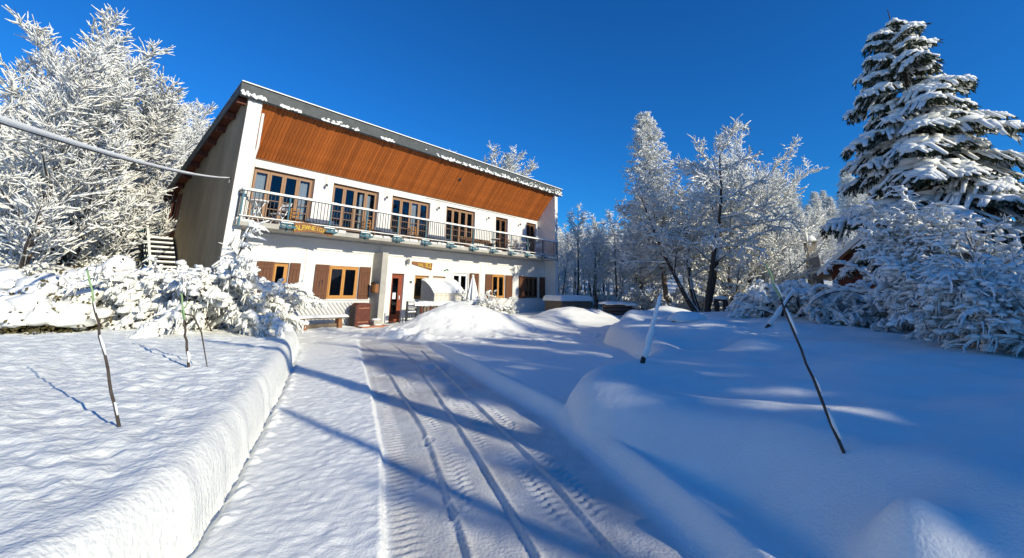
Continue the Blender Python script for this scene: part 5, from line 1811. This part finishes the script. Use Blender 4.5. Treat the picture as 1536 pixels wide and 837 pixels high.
def leaning(seed, n, L, az0, spread, el, rad=0.06):
    s = Skel(seed)
    g = s.rng
    for i in range(n):
        a = az0 + g.uniform(-spread, spread)
        e = el + g.uniform(-0.25, 0.25)
        d = np.array([math.cos(a) * math.cos(e), math.sin(a) * math.cos(e), math.sin(e)])
        b = s.limb(np.array([g.normal(0, .3), g.normal(0, .3), -0.1]), d, L * g.uniform(0.75, 1.1), rad, 1, 12, 0.03, 0.0, 0.2, droop=0.75)
        for j in range(2, 12):
            for q in range(2 + int(g.rand() < 0.5)):
                p2, d2, t2, r2 = b[j]
                L2 = 1.25 * (1.15 - 0.6 * t2) * g.uniform(0.5, 1.2)
                c = s.limb(p2, side_dir(d2, g.uniform(0.35, 0.8), g.uniform(0, 6.28)), L2 * 0.9, max(0.01, r2 * 0.45), 2, 6, 0.12, 0.1, 0.35, droop=1.3)
                for m_ in range(6):
                    for w_ in range(2):
                        s.limb(c[m_][0], side_dir(c[m_][1], g.uniform(0.5, 1.0), g.uniform(0, 6.28)), 0.26 * g.uniform(0.5, 1.2), 0.007, 3, 3, 0.18, -0.1, 0.4, droop=1.2)
    return s
sk = leaning(95, 11, 3.0, 2.3, 0.5, 1.1)
finish(sk, 'leaning_tree', 'snow-laden tree leaning in from the right edge with long branches across the spruce', 'tree', M['bark'], (0, 0.065, 0.045, 0.03, 0), at(1570, 12.5), None, trunk_lv=2, bark_lv=4, clumps=clump_points(sk, (2, 3), 0.16, 0.055, rg))
sk = leaning(96, 7, 1.7, 2.4, 0.5, 0.85, 0.035)
finish(sk, 'leaning_tree', 'smaller leaning tree with snowy branches low at the right edge', 'tree', M['bark'], (0, 0.06, 0.045, 0.03, 0), at(1590, 10.5), None, trunk_lv=2, bark_lv=4, clumps=clump_points(sk, (2, 3), 0.16, 0.055, rg))

# marker sticks in the banks
def stick(base, tip_px, tip_dist, label, r0=0.014, key='bark', snowy=0.3, green=0.0, fork=False, snow_r=1.6):
    """base: world point; tip: survey pixel at a distance"""
    bx, by, bz = base
    d = ray(*tip_px)
    d = d / math.hypot(d[0], d[1])
    tip = np.array([d[0] * tip_dist, d[1] * tip_dist, 1.47 + d[2] * tip_dist])
    b = np.array([bx, by, bz])
    t_ = thing('marker_stick', label, 'stick', (bx, by, bz), 0, 'sticks standing in the snow')
    g = np.random.RandomState(int(abs(bx * 1000)) % 999)
    n = 14
    D = tip - b
    pts = [D * (k / n) + (g.normal(0, 0.004, 3) if 0 < k < n else 0) for k in range(n + 1)]
    pts[0] = pts[0] - D * 0.06
    rr = [r0 * (1 - 0.45 * k / n) for k in range(n + 1)]
    kg = int(n * (1 - green))
    MB().tube(pts[:kg + 1], rr[:kg + 1], 7).build('stem', M[key], t_, smooth=True)
    if kg < n:
        MB().tube(pts[kg:], rr[kg:], 7).build('painted_tip', M['lime'], t_, smooth=True)
    if fork:
        k = int(n * 0.72)
        MB().tube([pts[k], pts[k] + np.array([0.10, 0.02, -0.02]), pts[k] + np.array([0.22, 0.05, -0.22]), pts[k] + np.array([0.36, 0.06, -0.62])], [0.010, 0.009, 0.008, 0.005], 6).build('side_twig', M[key], t_)
        MB().tube([pts[k - 1], pts[k - 1] + np.array([-0.05, 0.0, 0.1]), pts[k - 1] + np.array([0.02, 0.0, 0.22])], [0.010, 0.009, 0.007], 6).build('side_twig', M['lime'], t_)
    sn_ = MB()
    k = 1
    if snowy >= 1:
        g2 = np.random.RandomState(3)
        sn_.tube([p + np.array([0.008, -0.006, 0.012]) for p in pts[1:]], [rr[j] * snow_r * g2.uniform(0.75, 1.05) for j in range(1, n)] + [rr[n] * 0.5], 9)
        k = n
    while k < n - 1:
        if g.rand() < snowy:
            L = 2 if g.rand() < 0.5 else 1
            off = np.array([0.006, -0.005, 0.008]) * snow_r
            sg_ = [pts[j] + off for j in range(k, min(n, k + L) + 1)]
            rs_ = [rr[k] * snow_r * 0.45] + [rr[k] * snow_r * 0.8] * (len(sg_) - 2) + [rr[k] * snow_r * 0.5]
            sn_.tube(sg_, rs_, 7)
            k += L
        k += 1
    if sn_.v:
        sn_.build('snow', M['tsnow'], t_, 'stuff', smooth=True)
    return t_
def on(px, py, z):
    d = ray(px, py)
    # meet the ground along the view line
    for t in np.linspace(1.5, 40, 900):
        p = EYE + d * t
        if p[2] < ground_z(p[0], p[1]):
            return (p[0], p[1], p[2])
    return tuple(EYE + d * 10)
b_ = on(179, 640, 0.6)
stick(b_, (131, 405), math.hypot(b_[0], b_[1]) + 0.15, 'thin leaning stick with a pale green tip at the left, nearest of the left sticks', 0.0105, green=0.2, snowy=0.25, snow_r=1.35)
b_ = on(283, 553, 0.6)
stick(b_, (272, 440), math.hypot(b_[0], b_[1]) + 0.1, 'thin forked stick with greenish upper twigs on the left bank', 0.016, green=0.3, fork=True, snowy=0.2)
b_ = on(318, 497, 0.6)
stick(b_, (288, 438), math.hypot(b_[0], b_[1]), 'short leaning stick right of the forked stick', 0.016, snowy=0.1)
b_ = on(1270, 688, 0.6)
stick(b_, (1148, 395), math.hypot(b_[0], b_[1]) + 0.3, 'long dark stick with snow patches and a green tip leaning left in the right bank', 0.011, green=0.16, snowy=0.42)
b_ = on(964, 545, 0.6)
stick(b_, (990, 442), math.hypot(b_[0], b_[1]) + 0.2, 'thick stick sheathed in snow at the front of the right bank', 0.035, snowy=1.0, snow_r=1.5)
b_ = on(1150, 492, 0.6)
stick(b_, (1192, 432), math.hypot(b_[0], b_[1]) + 0.4, 'stick sheathed in snow leaning right, deep in the right bank', 0.04, snowy=1.0, snow_r=1.5)
b_ = on(910, 484, 0.6)
stick((4.6, 21.5, 0.55), (940, 462), 22.4, 'short bent snow-covered stick by the log stack', 0.03, snowy=1.0, snow_r=1.5)
stick((H(4.0, 0.9)[0], H(4.0, 0.9)[1], 0.3), (313, 372), 17.0, 'thin white pole standing at the left corner of the chalet', 0.02, 'plastic', 0.0)

# overhead cable with its load of snow, from beyond the left edge to the side wall
cbt = thing('overhead_cable', 'overhead cable thick with snow running from the left edge to the grey side wall', 'cable', (0, 0, 0))
d0 = ray(-60, 165)
d0 = d0 / math.hypot(d0[0], d0[1]) * 5.2
pA = EYE + d0
d1 = ray(345, 268)
u_ = UL / (d1 @ U)
pB = EYE + d1 * u_
pts = [pA * (1 - t) + pB * t - np.array([0, 0, 0.55 * t * (1 - t)]) for t in np.linspace(0, 1, 40)]
MB().tube(pts, 0.012, 6).build('cable', M['dark'], cbt)
gk = np.random.RandomState(4)
MB().tube([p + np.array([0, 0, 0.03]) for p in pts], [0.032 * (1 - 0.4 * i / 39) * gk.uniform(0.9, 1.1) for i in range(40)], 8).build('snow', M['snow'], cbt, smooth=True)
MB().tube([pB, pB + np.array([0.0, 0.0, -0.12]), pB + np.array([-0.25, 0.25, -0.10])], 0.012, 6).build('wall_bracket', M['plastic'], cbt)

# stack of snowy logs right of the mound
lg = thing('log_stack', 'low stack of dark logs under snow at the edge of the thicket', 'log stack', (5.4, 21.6, ground_z(5.4, 21.6)), 0.15)
for k in range(9):
    MB().tube([(-0.9 + 0.11 * (k % 3), -0.2 + 0.18 * (k % 3), 0.12 + 0.17 * (k // 3)), (0.9 - 0.06 * k, -0.2 + 0.18 * (k % 3), 0.12 + 0.17 * (k // 3))], 0.085, 8).build('log', M['bark'], lg)
V, Fc = lumps(np.array([[-0.5, 0, 0.55], [0.1, 0, 0.55], [0.5, 0, 0.5]]), np.array([[0.5, 0.35, 0.13]] * 3), rs)
link('snow_cap', mesh_np('snow_cap', V, None, Fc, True), M['snow'], lg)
# low post and slab half buried in the right bank
sb_ = thing('buried_table', 'dark table edge showing under deep snow in the right bank', 'table', (5.0, 12.4, ground_z(5.0, 12.4)))
MB().box(-0.35, 0.35, -0.25, 0.25, -0.05, 0.10).build('table_top', M['dark'], sb_)
V, Fc = lumps(np.array([[0, 0, 0.09]]), np.array([[0.55, 0.42, 0.2]]), rs, ICO3)
link('snow_cap', mesh_np('snow_cap', V, None, Fc, True), M['snow'], sb_)
# timber posts under the central trees
for px, d_, hh, lb in ((1080, 23.5, 1.0, 'pair of dark timber posts with a crossbar below the many-stemmed tree'), (1108, 24.5, 0.8, 'single dark timber post right of the crossbar posts')):
    x, y, z = at(px, d_)
    p = thing('timber_post', lb, 'post', (x, y, z))
    for sx in ((-0.22, 0.22) if hh > 0.9 else (0.0,)):
        MB().box(sx - 0.09, sx + 0.09, -0.09, 0.09, 0, hh).build('post', M['bark'], p)
    if hh > 0.9:
        MB().box(-0.30, 0.30, -0.05, 0.05, hh, hh + 0.12).build('crossbar', M['bark'], p)
    V, Fc = lumps(np.array([[0, 0, hh + (0.12 if hh > .9 else 0)]]), np.array([[0.34 if hh > .9 else 0.13, 0.13, 0.12]]), rs)
    link('snow_cap', mesh_np('snow_cap', V, None, Fc, True), M['snow'], p)

# plants in front of the terrace
for i, (u, wd, lb) in enumerate(((13.9, 1.75, 'snow-covered plants at the right end of the picket fence'), (14.7, 1.6, 'snow-covered shrub below the folded parasol'), (15.8, 1.3, 'bare dark twigs with snow right of the folded parasol'))):
    sk = arching_bush(101 + i, 13, 0.6, 1.05, heavy=0.7, dens=0.8, rad=0.014)
    finish(sk, 'terrace_plant', lb, 'plant', M['bark'], (0, 0.05, 0.045, 0.03, 0) if i < 2 else (0, 0.015, 0.012, 0.01, 0), H(u, wd, 0.15), 'plants in front of the terrace', trunk_lv=2, bark_lv=4,
           clumps=clump_points(sk, (1, 2), 0.15 if i < 2 else 0.03, 0.08, rg))

# neighbour's chimney, antenna and chalet behind the bushes on the right
x, y, _ = at(1226, 30)
ch = thing('stone_chimney', 'tall pale stone chimney with a snow cap behind the bowed bushes', 'chimney', (x, y, 0), -0.3)
zt = z_at(1214, 357, 30)
m_ = MB()
MB().add([(-0.36, -0.36, 0), (0.36, -0.36, 0), (0.36, 0.36, 0), (-0.36, 0.36, 0), (-0.25, -0.25, zt - 0.5), (0.25, -0.25, zt - 0.5), (0.25, 0.25, zt - 0.5), (-0.25, 0.25, zt - 0.5)],
         [(0, 1, 5, 4), (1, 2, 6, 5), (2, 3, 7, 6), (3, 0, 4, 7), (4, 5, 6, 7)]).build('shaft', M['stone'], ch, bevel=0.02)
for sx in (-0.2, 0.2):
    for sy in (-0.2, 0.2):
        MB().box(sx - 0.05, sx + 0.05, sy - 0.05, sy + 0.05, zt - 0.5, zt - 0.25).build('leg', M['stone'], ch)
MB().box(-0.34, 0.34, -0.34, 0.34, zt - 0.25, zt - 0.17).build('cap_slab', M['concrete'], ch, bevel=0.01)
V, Fc = lumps(np.array([[0, 0, zt - 0.17]]), np.array([[0.36, 0.36, 0.32]]), rs)
link('snow_cap', mesh_np('snow_cap', V, None, Fc, True), M['snow'], ch)
x, y, _ = at(1221, 28)
an = thing('antenna', 'snow-coated antenna mast with a crossbar beside the stone chimney', 'antenna', (x, y, 0), 0.2)
za = z_at(1221, 341, 28)
MB().tube([(0, 0, 0), (0, 0, za)], 0.03, 7).build('mast', M['concrete'], an)
MB().tube([(-1.25, 0, za - 0.22), (0.15, 0, za - 0.15)], 0.02, 6).build('crossbar', M['concrete'], an)
MB().tube([(-1.25, 0, za - 0.18), (0.18, 0, za - 0.10)], 0.045, 7).build('snow', M['tsnow'], an)
V, Fc = lumps(np.array([[0, 0, za], [0.03, 0, za - 0.5]]), np.array([[0.09, 0.09, 0.16], [0.08, 0.08, 0.3]]), rs, flat=1)
link('snow_cap', mesh_np('snow_cap', V, None, Fc, True), M['tsnow'], an)
dist = 27.0
x, y, _ = at(1306, dist)
cz = thing('wooden_chalet', 'dark red-brown wooden gable with a snowy roof behind the bowed bushes', 'house', (x, y, 0), -0.72)
zr = z_at(1300, 364, dist)
hw = 1.4
sl = 0.90
MB().prism([(-hw, 0), (hw, 0), (hw, zr - hw * sl), (0, zr), (-hw, zr - hw * sl)], 0.0, 5.0).build('wall', M['dkwood'], cz)
k = 0
for xx in np.arange(-hw, hw - 0.01, 0.21):
    zt_ = zr - max(abs(xx), abs(xx + 0.2)) * sl - 0.02
    MB().box(xx + 0.004, xx + 0.20, -0.03, -0.0005, 0.0, zt_).build('plank', M['dkwood'], cz)
for s_ in (-1, 1):
    MB().prism([(0, zr + 0.03), (0, zr + 0.14), (s_ * (hw + 0.5), zr - (hw + 0.5) * sl + 0.12), (s_ * (hw + 0.5), zr - (hw + 0.5) * sl)], -0.55, 5.4).build('roof', M['brown'], cz)
    MB().prism([(0, zr + 0.141), (0, zr + 0.42), (s_ * (hw + 0.52), zr - (hw + 0.52) * sl + 0.36), (s_ * (hw + 0.54), zr - (hw + 0.52) * sl + 0.12)], -0.6, 5.45).build('roof_snow', M['snow'], cz)
MB().box(0.5, 0.9, -0.05, -0.031, zr - 1.5, zr - 1.1).build('window', M['dark'], cz)

# wooded hill and a snowy summit beyond
def hill(name, cx, cy, rx, ry, hgt, m, seed, n=60):
    xs_ = np.linspace(-1, 1, n)
    SX, SY = np.meshgrid(xs_, xs_)
    q = np.clip(1 - SX ** 2 - SY ** 2, 0, 1)
    SZ = hgt * q ** 1.2 * (1 + 0.35 * vnoise(SX * 3 + seed, SY * 3) + 0.2 * vnoise(SX * 8, SY * 8 + seed)) - 2
    ii = np.arange(SX.size).reshape(SX.shape)
    qd = np.stack([ii[:-1, :-1], ii[:-1, 1:], ii[1:, 1:], ii[1:, :-1]], -1).reshape(-1, 4)
    o = link(name, mesh_np(name, np.stack([SX * rx + cx, SY * ry + cy, SZ], -1).reshape(-1, 3), qd, smooth=True), m, None, 'structure')
    return o
d = ray(1290, 440)
d = d / math.hypot(d[0], d[1])
hill('hill', d[0] * 190, d[1] * 190, 80, 80, 34, M['snow'], 3)
d2 = ray(1420, 440)
d2 = d2 / math.hypot(d2[0], d2[1])
hill('hill', d2[0] * 150, d2[1] * 150, 55, 60, 16, M['snow'], 9)
gh = np.random.RandomState(12)
def hz(x, y):
    for o in (0,):
        pass
    return ground_z(x, y)
deps = bpy.context.evaluated_depsgraph_get()
for i in range(110):
    px = gh.uniform(1165, 1530)
    dist = gh.uniform(60, 130)
    dd = ray(px, 440)
    dd = dd / math.hypot(dd[0], dd[1])
    x, y = dd[0] * dist, dd[1] * dist
    hit, loc_, *_ = sc.ray_cast(deps, Vector((x, y, 200)), Vector((0, 0, -1)))
    z = ground_z(x, y) if not hit else min(loc_.z, 40)
    src = (T1, T2, T3, LA)[i % 4]
    copy_tree(src, (x, y, z - 0.2), gh.uniform(0, 6.28), gh.uniform(0.75, 1.15), 'frosted tree on the wooded slope beyond the chimney and gable', 'trees on the far wooded slope')
# woodland behind everything on the left and behind the house
for i in range(60):
    px = gh.uniform(-60, 300) if i < 40 else gh.uniform(830, 1180)
    dist = gh.uniform(42, 75)
    copy_tree((T1, T3, A2, T2)[i % 4], at(px, dist), gh.uniform(0, 6.28), gh.uniform(0.95, 1.3) if i < 40 else gh.uniform(0.7, 0.95), 'distant frosted tree in the wood behind the nearer trees', 'distant trees of the wood')
